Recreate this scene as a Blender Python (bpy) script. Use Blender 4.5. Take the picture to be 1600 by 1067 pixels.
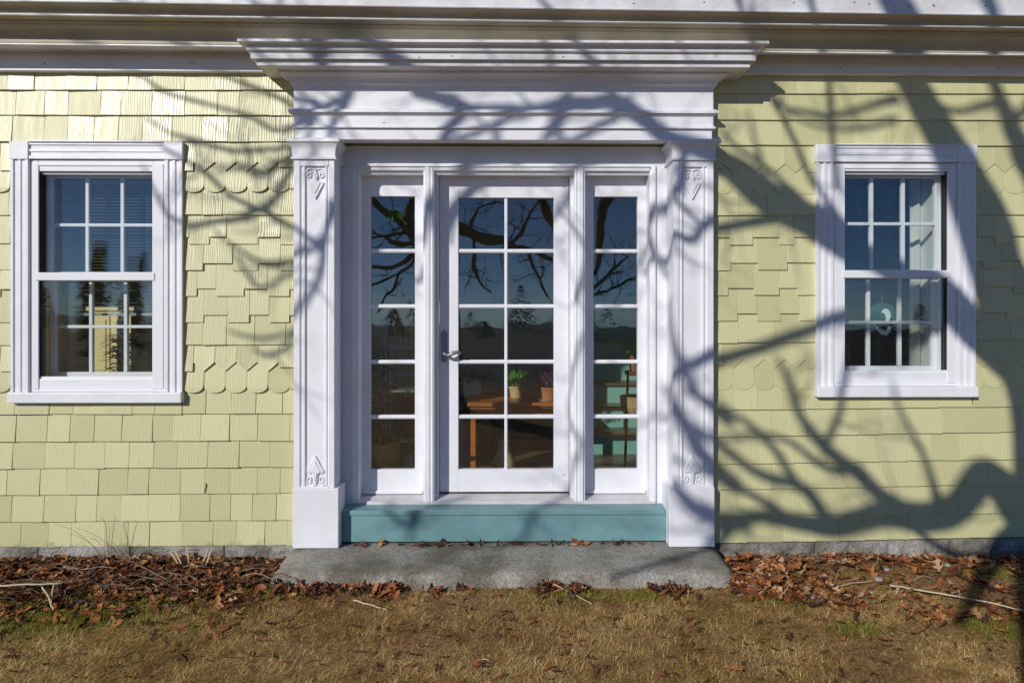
import bpy, math, random
import numpy as np
from mathutils import Vector, Matrix, noise as mnoise

random.seed(7)
RNG = np.random.default_rng(7)
R = math.radians
for o in list(bpy.data.objects):
    bpy.data.objects.remove(o)
SC = bpy.context.scene
COL = SC.collection

# ------------------------------------------------------------------ camera, sky, sun, exposure
F = 1075.0            # focal length in photo pixels (1600 wide)
CY, CZ = 4.4, 1.54    # camera distance from the wall, eye height
VX, HY = 788.0, 494.0 # where the wall normal and the horizon fall
YAW = math.atan((800 - VX) / F)
cam = bpy.data.cameras.new('camera')
cam.sensor_width = 36.0
cam.lens = 36.0 * F / 1600.0
cam.shift_y = (HY - 533.5) / 1600.0
cam.clip_start, cam.clip_end = 0.05, 900
cam_o = bpy.data.objects.new('camera', cam)
cam_o.location = (0, -CY, CZ)
cam_o.rotation_euler = (R(90), 0, -YAW)
COL.objects.link(cam_o)
SC.camera = cam_o

LX, LY, LZ = 0.70, 1.0, -0.58          # direction the sunlight travels
SUN_EL = math.atan2(-LZ, math.hypot(LX, LY))
SUN_AZ = math.atan2(-LX, -LY)
W = bpy.data.worlds.new('World')
SC.world = W
W.use_nodes = True
nt = W.node_tree
bg = nt.nodes['Background']
sky = nt.nodes.new('ShaderNodeTexSky')
sky.sky_type = 'NISHITA'
sky.sun_disc = False
sky.sun_elevation = SUN_EL
sky.sun_rotation = SUN_AZ % (2 * math.pi)
sky.altitude = 1800
sky.air_density = 0.65
sky.dust_density = 0.0
sky.ozone_density = 6.0
nt.links.new(sky.outputs[0], bg.inputs[0])
bg.inputs[1].default_value = 0.088

sun = bpy.data.lights.new('sun', 'SUN')
sun.energy = 3.6
sun.angle = R(0.42)
sun.color = (1.0, 0.965, 0.90)
sun_o = bpy.data.objects.new('sun', sun)
sun_o.rotation_euler = Vector((LX, LY, LZ)).to_track_quat('-Z', 'Y').to_euler()
sun_o.location = (-20, -30, 20)
COL.objects.link(sun_o)

SC.view_settings.view_transform = 'Standard'
SC.view_settings.look = 'None'
SC.view_settings.exposure = 0.0
SC.view_settings.gamma = 1.0
SC.view_settings.use_curve_mapping = False

# ------------------------------------------------------------------ measuring helpers
def hx(px, y):                        # photo column -> x on the plane y
    u = (px - 800) / F
    dx = math.sin(YAW) + u * math.cos(YAW)
    dy = math.cos(YAW) - u * math.sin(YAW)
    return dx / dy * (CY + y)

def hz(py, y, px=788):                # photo row -> z on the plane y
    u = (px - 800) / F
    dy = math.cos(YAW) - u * math.sin(YAW)
    return CZ + (HY - py) / F / dy * (CY + y)

def P(px, py, y=0.0):
    return Vector((hx(px, y), y, hz(py, y, px)))

def G(px, py, z=0.0):                 # a point on the ground
    u = (px - 800) / F
    dx = math.sin(YAW) + u * math.cos(YAW)
    dy = math.cos(YAW) - u * math.sin(YAW)
    t = (z - CZ) / ((HY - py) / F)
    return Vector((dx * t, dy * t - CY, z))

def off(o, y):                        # half width in photo pixels -> metres on plane y
    return o * (CY + y) / F

# ------------------------------------------------------------------ mesh helpers
class MB:
    def __init__(s):
        s.v, s.f = [], []
    def add(s, vs, fs):
        n = len(s.v)
        s.v += [tuple(v) for v in vs]
        s.f += [tuple(i + n for i in f) for f in fs]
        return s
    def box(s, x0, x1, y0, y1, z0, z1):
        if x0 > x1: x0, x1 = x1, x0
        if y0 > y1: y0, y1 = y1, y0
        if z0 > z1: z0, z1 = z1, z0
        return s.add([(x0,y0,z0),(x1,y0,z0),(x1,y1,z0),(x0,y1,z0),(x0,y0,z1),(x1,y0,z1),(x1,y1,z1),(x0,y1,z1)],
              [(0,3,2,1),(4,5,6,7),(0,1,5,4),(1,2,6,5),(2,3,7,6),(3,0,4,7)])
    def prism_xz(s, poly, yf, yb):    # poly counter-clockwise seen from -y (x right, z up)
        n = len(poly)
        vs = [(x, yf(x, z) if callable(yf) else yf, z) for x, z in poly] + [(x, yb, z) for x, z in poly]
        fs = [tuple(range(n)), tuple(range(2*n-1, n-1, -1))]
        for i in range(n):
            j = (i + 1) % n
            fs.append((i, i + n, j + n, j))
        return s.add(vs, fs)
    def run(s, x0, x1, yb, yl, yr, prof):     # moulding wrapped round front and both returns
        vs, fs = [], []
        for o, z in prof:
            vs += [(x0-o, yl, z), (x0-o, yb-o, z), (x1+o, yb-o, z), (x1+o, yr, z)]
        for i in range(len(prof)-1):
            a, b = i*4, i*4+4
            for k in range(3):
                fs.append((a+k, b+k, b+k+1, a+k+1))
        return s.add(vs, fs)
    def vstrip(s, prof, z0, z1):              # profile [(x, y)...] extruded in z, closed ring
        n = len(prof)
        vs = [(x, y, z0) for x, y in prof] + [(x, y, z1) for x, y in prof]
        fs = [(i, (i+1) % n, (i+1) % n + n, i + n) for i in range(n)]
        fs += [tuple(range(n-1, -1, -1)), tuple(range(n, 2*n))]
        return s.add(vs, fs)
    def hstrip(s, prof, x0, x1):              # profile [(y, z)...] extruded in x, closed ring
        n = len(prof)
        vs = [(x0, y, z) for y, z in prof] + [(x1, y, z) for y, z in prof]
        fs = [(i, i + n, (i+1) % n + n, (i+1) % n) for i in range(n)]
        fs += [tuple(range(n)), tuple(range(2*n-1, n-1, -1))]
        return s.add(vs, fs)
    def tube(s, pts, rad, seg=8, cap=True):
        pts = [Vector(p) for p in pts]
        n = len(pts)
        vs, fs = [], []
        up = None
        for i, p in enumerate(pts):
            t = (pts[min(i+1, n-1)] - pts[max(i-1, 0)])
            if t.length < 1e-9: t = Vector((0, 0, 1))
            t.normalize()
            if up is None:
                a = Vector((0, 0, 1)) if abs(t.z) < 0.9 else Vector((1, 0, 0))
                up = t.cross(a).normalized()
            else:
                up = (up - t * up.dot(t))
                up = up.normalized() if up.length > 1e-6 else t.orthogonal().normalized()
            w = t.cross(up)
            r = rad[i] if hasattr(rad, '__len__') else rad
            for k in range(seg):
                a = 2*math.pi*k/seg
                vs.append(p + (up*math.cos(a) + w*math.sin(a))*r)
        for i in range(n-1):
            for k in range(seg):
                k2 = (k+1) % seg
                fs.append((i*seg+k, i*seg+k2, (i+1)*seg+k2, (i+1)*seg+k))
        if cap:
            fs.append(tuple(range(seg-1, -1, -1)))
            fs.append(tuple((n-1)*seg + k for k in range(seg)))
        return s.add(vs, fs)
    def lathe(s, prof, c=(0, 0, 0), seg=20):   # [(r, z)...]
        vs, fs = [], []
        for r, z in prof:
            for k in range(seg):
                a = 2*math.pi*k/seg
                vs.append((c[0]+r*math.cos(a), c[1]+r*math.sin(a), c[2]+z))
        for i in range(len(prof)-1):
            for k in range(seg):
                k2 = (k+1) % seg
                fs.append((i*seg+k, i*seg+k2, (i+1)*seg+k2, (i+1)*seg+k))
        return s.add(vs, fs)
    def build(s, name, mat, parent=None, bevel=0, smooth=False, seg=2):
        me = bpy.data.meshes.new(name)
        me.from_pydata(s.v, [], s.f)
        me.validate()
        me.update()
        if smooth:
            me.shade_smooth()
        me.materials.append(mat)
        o = bpy.data.objects.new(name, me)
        COL.objects.link(o)
        if parent: o.parent = parent
        if bevel:
            m = o.modifiers.new('bevel', 'BEVEL')
            m.width = bevel; m.segments = seg; m.limit_method = 'ANGLE'; m.angle_limit = R(40)
        return o

def tag(o, label, cat, group=None):
    o['label'] = label; o['category'] = cat
    if group: o['group'] = group
    return o

def empty(name, loc, label=None, cat=None, group=None, parent=None):
    o = bpy.data.objects.new(name, None)
    o.empty_display_size = 0.1
    o.location = loc
    COL.objects.link(o)
    if parent: o.parent = parent
    if label: tag(o, label, cat, group)
    return o

def np_mesh(name, V, Fq, mat, attrs=None, smooth=False, parent=None):
    me = bpy.data.meshes.new(name)
    k = Fq.shape[1]
    me.vertices.add(len(V)); me.vertices.foreach_set('co', np.ascontiguousarray(V, dtype=np.float32).ravel())
    me.loops.add(Fq.size); me.loops.foreach_set('vertex_index', np.ascontiguousarray(Fq, dtype=np.int32).ravel())
    me.polygons.add(len(Fq)); me.polygons.foreach_set('loop_start', np.arange(0, Fq.size, k, dtype=np.int32))
    me.update(calc_edges=True)
    if attrs is not None:
        for nm, a in attrs.items():
            at = me.attributes.new(nm, 'FLOAT', 'POINT')
            at.data.foreach_set('value', np.ascontiguousarray(a, dtype=np.float32))
    if smooth: me.shade_smooth()
    me.materials.append(mat)
    o = bpy.data.objects.new(name, me)
    COL.objects.link(o)
    if parent: o.parent = parent
    return o

def rib(pts, n=6):                    # Catmull-Rom through points (any dimension)
    pts = [np.array(p, dtype=float) for p in pts]
    out = []
    for i in range(len(pts)-1):
        p0 = pts[max(i-1, 0)]; p1 = pts[i]; p2 = pts[i+1]; p3 = pts[min(i+2, len(pts)-1)]
        for k in range(n):
            t = k/n
            out.append(0.5*((2*p1) + (-p0+p2)*t + (2*p0-5*p1+4*p2-p3)*t*t + (-p0+3*p1-3*p2+p3)*t**3))
    out.append(pts[-1])
    return out

# ------------------------------------------------------------------ materials
def mat_new(name):
    m = bpy.data.materials.new(name)
    m.use_nodes = True
    t = m.node_tree
    return m, t, t.nodes['Principled BSDF']

def N(t, typ, **kw):
    n = t.nodes.new(typ)
    for k, v in kw.items():
        if k.startswith('i_'):
            key = k[2:]
            n.inputs[int(key) if key.isdigit() else key.replace('_', ' ')].default_value = v
        else:
            setattr(n, k, v)
    return n

def ramp(t, stops, interp='LINEAR'):
    n = t.nodes.new('ShaderNodeValToRGB')
    e = n.color_ramp.elements
    n.color_ramp.interpolation = interp
    while len(e) > len(stops): e.remove(e[-1])
    while len(e) < len(stops): e.new(0.5)
    for el, (p, c) in zip(e, stops):
        el.position = p
        el.color = (c[0], c[1], c[2], 1) if hasattr(c, '__len__') else (c, c, c, 1)
    return n

def coords(t, scale=(1, 1, 1), rnd=False, rot=(0, 0, 0)):
    tc = N(t, 'ShaderNodeTexCoord')
    mp = N(t, 'ShaderNodeMapping')
    mp.inputs['Scale'].default_value = scale
    mp.inputs['Rotation'].default_value = rot
    t.links.new(tc.outputs['Object'], mp.inputs['Vector'])
    if rnd:
        oi = N(t, 'ShaderNodeObjectInfo')
        ml = N(t, 'ShaderNodeMath', operation='MULTIPLY', i_1=60.0)
        t.links.new(oi.outputs['Random'], ml.inputs[0])
        cb = N(t, 'ShaderNodeCombineXYZ')
        for k in range(3): t.links.new(ml.outputs[0], cb.inputs[k])
        t.links.new(cb.outputs[0], mp.inputs['Location'])
        return mp, oi
    return mp

def painted(name, base, dark, rough=0.42, bump=0.25, stain=0.35, grain_x=False, spec=0.5):
    m, t, b = mat_new(name)
    mp = coords(t)
    n1 = N(t, 'ShaderNodeTexNoise', i_Scale=3.0, i_Detail=6.0, i_Roughness=0.65)
    t.links.new(mp.outputs[0], n1.inputs['Vector'])
    r1 = ramp(t, [(0.40, dark), (0.62, base)])
    t.links.new(n1.outputs['Fac'], r1.inputs[0])
    mx = N(t, 'ShaderNodeMix', data_type='RGBA'); mx.inputs[0].default_value = stain
    mx.inputs['A'].default_value = (*base, 1)
    t.links.new(r1.outputs[0], mx.inputs['B'])
    # sparse specks of dirt
    n2 = N(t, 'ShaderNodeTexNoise', i_Scale=55.0, i_Detail=3.0)
    t.links.new(mp.outputs[0], n2.inputs['Vector'])
    r2 = ramp(t, [(0.70, 0.0), (0.78, 1.0)])
    t.links.new(n2.outputs['Fac'], r2.inputs[0])
    mx2 = N(t, 'ShaderNodeMix', data_type='RGBA')
    f2 = N(t, 'ShaderNodeMath', operation='MULTIPLY', i_1=0.45)
    t.links.new(r2.outputs[0], f2.inputs[0]); t.links.new(f2.outputs[0], mx2.inputs[0])
    t.links.new(mx.outputs['Result'], mx2.inputs['A'])
    mx2.inputs['B'].default_value = (dark[0]*0.45, dark[1]*0.42, dark[2]*0.36, 1)
    t.links.new(mx2.outputs['Result'], b.inputs['Base Color'])
    # brush marks
    mp2 = coords(t, (3, 60, 60) if grain_x else (60, 60, 3))
    n3 = N(t, 'ShaderNodeTexNoise', i_Scale=2.0, i_Detail=4.0, i_Roughness=0.7)
    t.links.new(mp2.outputs[0], n3.inputs['Vector'])
    n4 = N(t, 'ShaderNodeTexNoise', i_Scale=24.0, i_Detail=4.0)
    t.links.new(mp.outputs[0], n4.inputs['Vector'])
    ad = N(t, 'ShaderNodeMath', operation='ADD')
    t.links.new(n3.outputs['Fac'], ad.inputs[0]); t.links.new(n4.outputs['Fac'], ad.inputs[1])
    bp = N(t, 'ShaderNodeBump', i_Strength=bump, i_Distance=0.0025)
    t.links.new(ad.outputs[0], bp.inputs['Height'])
    t.links.new(bp.outputs[0], b.inputs['Normal'])
    b.inputs['Roughness'].default_value = rough
    b.inputs['Specular IOR Level'].default_value = spec
    return m

def simple(name, c, c2=None, rough=0.6, scale=8.0, bump=0.15, dist=0.004, stretch=(1, 1, 1), rnd=False):
    m, t, b = mat_new(name)
    if rnd: mp, oi = coords(t, stretch, True)
    else: mp = coords(t, stretch)
    n1 = N(t, 'ShaderNodeTexNoise', i_Scale=scale, i_Detail=6.0, i_Roughness=0.65)
    t.links.new(mp.outputs[0], n1.inputs['Vector'])
    r1 = ramp(t, [(0.32, c2 or tuple(v*0.7 for v in c)), (0.66, c)])
    t.links.new(n1.outputs['Fac'], r1.inputs[0])
    t.links.new(r1.outputs[0], b.inputs['Base Color'])
    bp = N(t, 'ShaderNodeBump', i_Strength=bump, i_Distance=dist)
    t.links.new(n1.outputs['Fac'], bp.inputs['Height'])
    t.links.new(bp.outputs[0], b.inputs['Normal'])
    b.inputs['Roughness'].default_value = rough
    return m

def shingle_mat(name):
    m, t, b = mat_new(name)
    mp, oi = coords(t, (1, 1, 0.26), True)
    # paint colour, a little different on each shingle, dirt in the grain
    r0 = ramp(t, [(0.0, (0.530, 0.500, 0.268)), (0.5, (0.582, 0.552, 0.302)), (1.0, (0.628, 0.594, 0.335))])
    t.links.new(oi.outputs['Random'], r0.inputs[0])
    wv = N(t, 'ShaderNodeTexWave', wave_type='BANDS', bands_direction='X', i_Scale=20.0, i_Distortion=13.0, i_Detail=1.5)
    wv.inputs['Detail Scale'].default_value = 0.6
    wv.inputs['Detail Roughness'].default_value = 0.6
    t.links.new(mp.outputs[0], wv.inputs['Vector'])
    nf = N(t, 'ShaderNodeTexNoise', i_Scale=160.0, i_Detail=4.0, i_Roughness=0.7)
    t.links.new(mp.outputs[0], nf.inputs['Vector'])
    nl = N(t, 'ShaderNodeTexNoise', i_Scale=7.0, i_Detail=5.0, i_Roughness=0.6)
    t.links.new(mp.outputs[0], nl.inputs['Vector'])
    # cracks: dark thin streaks along the grain
    mpc, _ = coords(t, (90, 90, 5.0), True)
    nc = N(t, 'ShaderNodeTexNoise', i_Scale=1.0, i_Detail=3.0)
    t.links.new(mpc.outputs[0], nc.inputs['Vector'])
    rc = ramp(t, [(0.67, 0.0), (0.73, 1.0)])
    t.links.new(nc.outputs['Fac'], rc.inputs[0])
    rl = ramp(t, [(0.45, 0.0), (0.68, 1.0)])
    t.links.new(nl.outputs['Fac'], rl.inputs[0])
    cm = N(t, 'ShaderNodeMath', operation='MULTIPLY')
    t.links.new(rc.outputs[0], cm.inputs[0]); t.links.new(rl.outputs[0], cm.inputs[1])
    cm2 = N(t, 'ShaderNodeMath', operation='MULTIPLY', i_1=0.75)
    t.links.new(cm.outputs[0], cm2.inputs[0])
    mx0 = N(t, 'ShaderNodeMix', data_type='RGBA')
    mm = N(t, 'ShaderNodeMath', operation='MULTIPLY', i_1=0.30)
    t.links.new(nl.outputs['Fac'], mm.inputs[0]); t.links.new(mm.outputs[0], mx0.inputs[0])
    t.links.new(r0.outputs[0], mx0.inputs['A']); mx0.inputs['B'].default_value = (0.46, 0.455, 0.25, 1)
    mx = N(t, 'ShaderNodeMix', data_type='RGBA')
    t.links.new(cm2.outputs[0], mx.inputs[0])
    t.links.new(mx0.outputs['Result'], mx.inputs['A']); mx.inputs['B'].default_value = (0.16, 0.145, 0.08, 1)
    # soil splashed on the lowest courses
    tc = N(t, 'ShaderNodeTexCoord'); sx = N(t, 'ShaderNodeSeparateXYZ'); t.links.new(tc.outputs['Object'], sx.inputs[0])
    ns = N(t, 'ShaderNodeTexNoise', i_Scale=11.0, i_Detail=7.0, i_Roughness=0.7); t.links.new(tc.outputs['Object'], ns.inputs['Vector'])
    hm = N(t, 'ShaderNodeMath', operation='MULTIPLY_ADD', i_1=-4.2, i_2=.82); t.links.new(sx.outputs['Z'], hm.inputs[0])
    hs = N(t, 'ShaderNodeMath', operation='ADD'); t.links.new(hm.outputs[0], hs.inputs[0]); t.links.new(ns.outputs['Fac'], hs.inputs[1])
    rs_ = ramp(t, [(.92, 0), (1.0, .55)]); t.links.new(hs.outputs[0], rs_.inputs[0])
    mxs = N(t, 'ShaderNodeMix', data_type='RGBA'); t.links.new(rs_.outputs[0], mxs.inputs[0])
    t.links.new(mx.outputs['Result'], mxs.inputs['A']); mxs.inputs['B'].default_value = (.30, .27, .15, 1)
    t.links.new(mxs.outputs['Result'], b.inputs['Base Color'])
    # relief of the grain
    a1 = N(t, 'ShaderNodeMath', operation='MULTIPLY_ADD', i_1=0.16)
    t.links.new(nf.outputs['Fac'], a1.inputs[0]); t.links.new(wv.outputs['Fac'], a1.inputs[2])
    a2 = N(t, 'ShaderNodeMath', operation='MULTIPLY_ADD', i_1=-0.8)
    t.links.new(cm.outputs[0], a2.inputs[0]); t.links.new(a1.outputs[0], a2.inputs[2])
    a3 = N(t, 'ShaderNodeMath', operation='MULTIPLY_ADD', i_1=2.2)
    t.links.new(nl.outputs['Fac'], a3.inputs[0]); t.links.new(a2.outputs[0], a3.inputs[2])
    bp = N(t, 'ShaderNodeBump', i_Strength=0.36, i_Distance=0.0016)
    t.links.new(a3.outputs[0], bp.inputs['Height'])
    t.links.new(bp.outputs[0], b.inputs['Normal'])
    rr_ = N(t, 'ShaderNodeMath', operation='MULTIPLY_ADD', i_1=0.18, i_2=0.31)
    t.links.new(oi.outputs['Random'], rr_.inputs[0]); t.links.new(rr_.outputs[0], b.inputs['Roughness'])
    b.inputs['Specular IOR Level'].default_value = 0.62
    return m

def glass_mat(name, f0=0.05, wav=0.02, tint=(0.96, 0.98, 0.97)):
    m = bpy.data.materials.new(name)
    m.use_nodes = True
    t = m.node_tree
    t.nodes.clear()
    out = N(t, 'ShaderNodeOutputMaterial')
    tr = N(t, 'ShaderNodeBsdfTransparent'); tr.inputs[0].default_value = (*tint, 1)
    gl = N(t, 'ShaderNodeBsdfGlossy'); gl.inputs['Roughness'].default_value = 0.0
    gl.inputs['Color'].default_value = (1, 1, 1, 1)
    mp, oi = coords(t, (1, 1, 1), True)
    nz = N(t, 'ShaderNodeTexNoise', i_Scale=3.6, i_Detail=1.5)
    t.links.new(mp.outputs[0], nz.inputs['Vector'])
    bp = N(t, 'ShaderNodeBump', i_Strength=wav, i_Distance=0.05)
    t.links.new(nz.outputs['Fac'], bp.inputs['Height'])
    t.links.new(bp.outputs[0], gl.inputs['Normal'])
    ge = N(t, 'ShaderNodeNewGeometry')
    dt = N(t, 'ShaderNodeVectorMath', operation='DOT_PRODUCT')
    t.links.new(ge.outputs['Normal'], dt.inputs[0]); t.links.new(ge.outputs['Incoming'], dt.inputs[1])
    ab = N(t, 'ShaderNodeMath', operation='ABSOLUTE'); t.links.new(dt.outputs['Value'], ab.inputs[0])
    om = N(t, 'ShaderNodeMath', operation='SUBTRACT', i_0=1.0); t.links.new(ab.outputs[0], om.inputs[1])
    pw = N(t, 'ShaderNodeMath', operation='POWER', i_1=5.0); t.links.new(om.outputs[0], pw.inputs[0])
    ma = N(t, 'ShaderNodeMath', operation='MULTIPLY_ADD', i_1=1.0 - f0, i_2=f0); t.links.new(pw.outputs[0], ma.inputs[0])
    mx = N(t, 'ShaderNodeMixShader')
    t.links.new(ma.outputs[0], mx.inputs[0]); t.links.new(tr.outputs[0], mx.inputs[1]); t.links.new(gl.outputs[0], mx.inputs[2])
    t.links.new(mx.outputs[0], out.inputs[0])
    return m

def tint_mat(name, stops, rough=0.7, attr='tint', bump=0.0, trans=0.0, interp='LINEAR'):
    m, t, b = mat_new(name)
    at = N(t, 'ShaderNodeAttribute', attribute_name=attr)
    r1 = ramp(t, stops, interp)
    t.links.new(at.outputs['Fac'], r1.inputs[0])
    mp = coords(t)
    n1 = N(t, 'ShaderNodeTexNoise', i_Scale=70.0, i_Detail=3.0)
    t.links.new(mp.outputs[0], n1.inputs['Vector'])
    r2 = ramp(t, [(0.3, 0.75), (0.7, 1.15)])
    t.links.new(n1.outputs['Fac'], r2.inputs[0])
    mx = N(t, 'ShaderNodeMix', data_type='RGBA', blend_type='MULTIPLY'); mx.inputs[0].default_value = 0.8
    t.links.new(r1.outputs[0], mx.inputs['A']); t.links.new(r2.outputs[0], mx.inputs['B'])
    t.links.new(mx.outputs['Result'], b.inputs['Base Color'])
    b.inputs['Roughness'].default_value = rough
    b.inputs['Specular IOR Level'].default_value = 0.3
    if trans:
        tl = N(t, 'ShaderNodeBsdfTranslucent'); t.links.new(mx.outputs['Result'], tl.inputs[0])
        ms = N(t, 'ShaderNodeMixShader'); ms.inputs[0].default_value = trans
        t.links.new(b.outputs[0], ms.inputs[1]); t.links.new(tl.outputs[0], ms.inputs[2])
        t.links.new(ms.outputs[0], t.nodes['Material Output'].inputs[0])
    return m

M = {}
M['white'] = painted('white_paint', (0.81, 0.81, 0.86), (0.60, 0.595, 0.62), 0.38, 0.5, stain=0.32)
M['white_h'] = painted('white_paint_level_grain', (0.81, 0.81, 0.86), (0.60, 0.595, 0.62), 0.38, 0.5, stain=0.32, grain_x=True)
M['white_cornice'] = painted('weathered_white_paint', (0.76, 0.76, 0.80), (0.48, 0.46, 0.44), 0.42, 0.5, stain=0.6, grain_x=True)
M['vinyl'] = painted('white_storm_frame', (0.78, 0.78, 0.82), (0.70, 0.70, 0.72), 0.3, 0.08, stain=0.2)
M['teal'] = painted('teal_paint', (0.165, 0.315, 0.335), (0.115, 0.225, 0.240), 0.45, 0.35, stain=0.75, grain_x=True)
M['sill_grey'] = painted('worn_grey_white_paint', (0.62, 0.61, 0.64), (0.45, 0.43, 0.42), 0.5, 0.3, stain=0.6, grain_x=True)
M['shingle'] = shingle_mat('yellow_shingle_paint')
M['backing'] = simple('dark_yellow_sheathing', (0.25, 0.24, 0.12), rough=0.8)  # dark yellow backing seen in the shingle joints
M['glass'] = glass_mat('pane_glass', 0.080, 0.020)
M['storm_glass'] = glass_mat('storm_glass', 0.05, 0.02)
M['metal'] = simple('brushed_nickel', (0.30, 0.30, 0.35), rough=0.35)
M['metal'].node_tree.nodes['Principled BSDF'].inputs['Metallic'].default_value = 0.6
M['rubber'] = simple('dark_gasket', (0.02, 0.02, 0.022), rough=0.6)

# ------------------------------------------------------------------ the house
house = empty('house', (0, 0, 0), 'pale yellow shingled house front with white classical door surround and two sash windows', 'house')
XL, XR = -4.3, 4.3
BW = off(328, -0.09)              # half width of the entablature body / pilasters outer edge
WL = dict(x0=hx(15.5, -.04), x1=hx(285, -.04), zt=hz(222, -.04, 150), zb=hz(629, -.04, 150))
WR = dict(x0=hx(1275.5, -.04), x1=hx(1526, -.04), zt=hz(227, -.04, 1400), zb=hz(620, -.04, 1400))
ZTOP = hz(90, 0)
ZBOT = 0.02
def wall_mesh(x0, x1, w):
    m = MB(); g = 0.05
    a, b, zt, zb = w['x0']+g, w['x1']-g, w['zt']-g, w['zb']+g
    m.box(x0, a, 0.002, .14, ZBOT, 3.6); m.box(b, x1, 0.002, .14, ZBOT, 3.6)
    m.box(a, b, 0.002, .14, ZBOT, zb); m.box(a, b, 0.002, .14, zt, 3.6)
    return m
wall_l = wall_mesh(XL, -BW+0.03, WL).build('wall', M['backing'], house)
wall_r = wall_mesh(BW-0.03, XR, WR).build('wall', M['backing'], house)
m = MB(); m.box(-BW+.03, BW-.03, 0.003, .14, hz(222, .0), 3.6)
m.build('wall', M['backing'], house)

# shingles --------------------------------------------------------
# rows: (kind, butt row at the left end of that wall, at the right end) in photo rows
rows_l = [('p',141,141),('p',180,181),('p',222,222),('z',267,268),('s',301,301),('p',336,336),('t',381,382),('t',422,423),('t',463,463),
          ('t',504,504),('p',539,539),('z',580,580),('s',613,614),('p',647,646),('p',690,688),('p',732,729),('p',773,770),('p',815,812),('p',854,851)]
rows_r = [('p',147,147),('p',188,188),('p',227,228),('z',270,270),('s',304,303),('p',337,336),('t',383,381),('t',423,419),('t',462,459),
          ('t',502,499),('p',536,531),('z',576,574),('s',610,605),('p',641,635),('p',683,674),('p',725,717),('p',765,756),('p',806,801),('p',848,838)]
PER = 33.0*4.4/F
in_frame, out_frame = [], []
def shingle_poly(kind, xa, xb, zt, zb, st=0.0):
    w = xb - xa; c = (xa+xb)/2
    if kind == 'z':
        n = 0.058
        return [(xa, zb+n), (c, zb), (xb, zb+n), (xb, zt), (xa, zt)]
    if kind == 's':
        pts = []
        r = w/2; h = 0.050
        for k in range(11):
            a = math.pi*k/10
            pts.append((c - r*math.cos(a), zb + h*(1-math.sin(a)**0.85)))
        return pts + [(xb, zt), (xa, zt)]
    j1, j2 = random.uniform(-.0012, .0012), random.uniform(-.0012, .0012)
    return [(xa, zb+st+j1), (xb, zb+st+j2), (xb, zt), (xa, zt)]

def lay(rows, xa0, xb0, pxa, pxb, w, gap, wall, lean):
    xs0, xs1 = hx(pxa, 0), hx(pxb, 0)
    prev = [hz(100, 0, pxa), hz(108, 0, pxb)]
    for ri, (kind, pa, pb) in enumerate(rows):
        za, zb_ = hz(pa, -.012, pxa), hz(pb, -.012, pxb)
        zf = lambda x: za + (zb_-za)*(x-xs0)/(xs1-xs0)
        zp = lambda x: prev[0] + (prev[1]-prev[0])*(x-xs0)/(xs1-xs0)
        x = xa0 - random.uniform(0, .1)
        if kind in 'zs':
            x = hx(287 if wall is wall_l else 1144, 0) + (0 if kind == 's' else PER/2)
            while x > xa0: x -= PER
        hi = random.random() < .5
        while x < xb0:
            if kind in 'zs': wd = PER
            elif kind == 't': wd = random.uniform(.095, .20)
            else: wd = random.uniform(.125, .215)
            if lean and kind == 'p': wd *= 1.1
            a, b = max(x, xa0), min(x+wd, xb0)
            x += wd
            hi = not hi
            if b - a < .012: continue
            if kind in 'zs' and (b-a) < PER*.97: k2 = 'p'
            else: k2 = kind
            c = (a+b)/2
            st = 0.0
            if kind == 't': st = .047 if hi else 0.0
            g = gap*random.uniform(.4, 1.5)
            if random.random() < .4: g *= .3
            if kind in 'zs': g = .0003 if lean else .0012
            zb = zf(c) + random.uniform(-.0015, .0015) + (.026 if k2 == 'p' and kind in 'zs' else 0)
            zt = zp(c) + (.075 if rows[ri-1][0] in 'zst' and ri else .02)
            t0 = random.uniform(.0145, .0185) if kind in 'pt' else .0185
            if kind == 't': t0 *= .95
            spans = [(a, b)]
            # cut round the window
            ww = w
            zc0, zc1 = ww['zb'], ww['zt']
            if zb < zc1 - .004 and zt > zc0 + .004:
                spans = []
                if a < ww['x0']: spans.append((a, min(b, ww['x0']+.012)))
                if b > ww['x1']: spans.append((max(a, ww['x1']-.012), b))
                inner = (max(a, ww['x0']+.012), min(b, ww['x1']-.012))
                if inner[1] - inner[0] > .01:
                    if zt > zc1 + .005: spans.append((*inner, 'top'))
                    elif zb < zc0 - .005: spans.append((*inner, 'bot'))
            for sp in spans:
                sa, sb = sp[0]+g/2, sp[1]-g/2
                if sb - sa < .01: continue
                kk = k2 if len(sp) == 2 and abs((sp[1]-sp[0])-(b-a)) < 1e-6 else 'p'
                z0, z1 = zb, zt
                stx = st if kk != 'p' or kind == 't' else st
                if len(sp) == 3 and sp[2] == 'top': z0 = max(zb, zc1 - .01)
                if len(sp) == 3 and sp[2] == 'bot': z1 = min(zt, zc0 + .01)
                if z1 - z0 < .012: continue
                poly = shingle_poly(kk, sa, sb, z1, z0, stx)
                ly = random.uniform(-.0035, .003); tw = random.uniform(-.0022, .0022)
                if lean: ly *= .2; tw *= .15; t0 = .0150 if kind == 'p' else t0
                zs_ = k2 in 'zs' and len(k2) == 1
                if zs_: t0 = .009 if lean else .0195
                ex = .55 if zs_ else 1.35
                zz0, zz1 = min(p[1] for p in poly), zt
                def yf(X, Z, t0=t0, zz0=zz0, zz1=zz1, ly=ly, tw=tw, c=c, ex=ex):
                    s = max(0, (zz1 - Z)/max(zz1 - zz0, .02))**ex
                    return -(.0035 + (t0+ly)*s) + tw*(X-c)/.08
                vis = hx(-6, 0) < sb and sa < hx(1606, 0)
                (in_frame if vis else out_frame).append((wall, poly, yf))
        prev = [za, zb_]
lay(rows_l, XL, -BW+.004, 0, 460, WL, .0026, wall_l, False)
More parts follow.
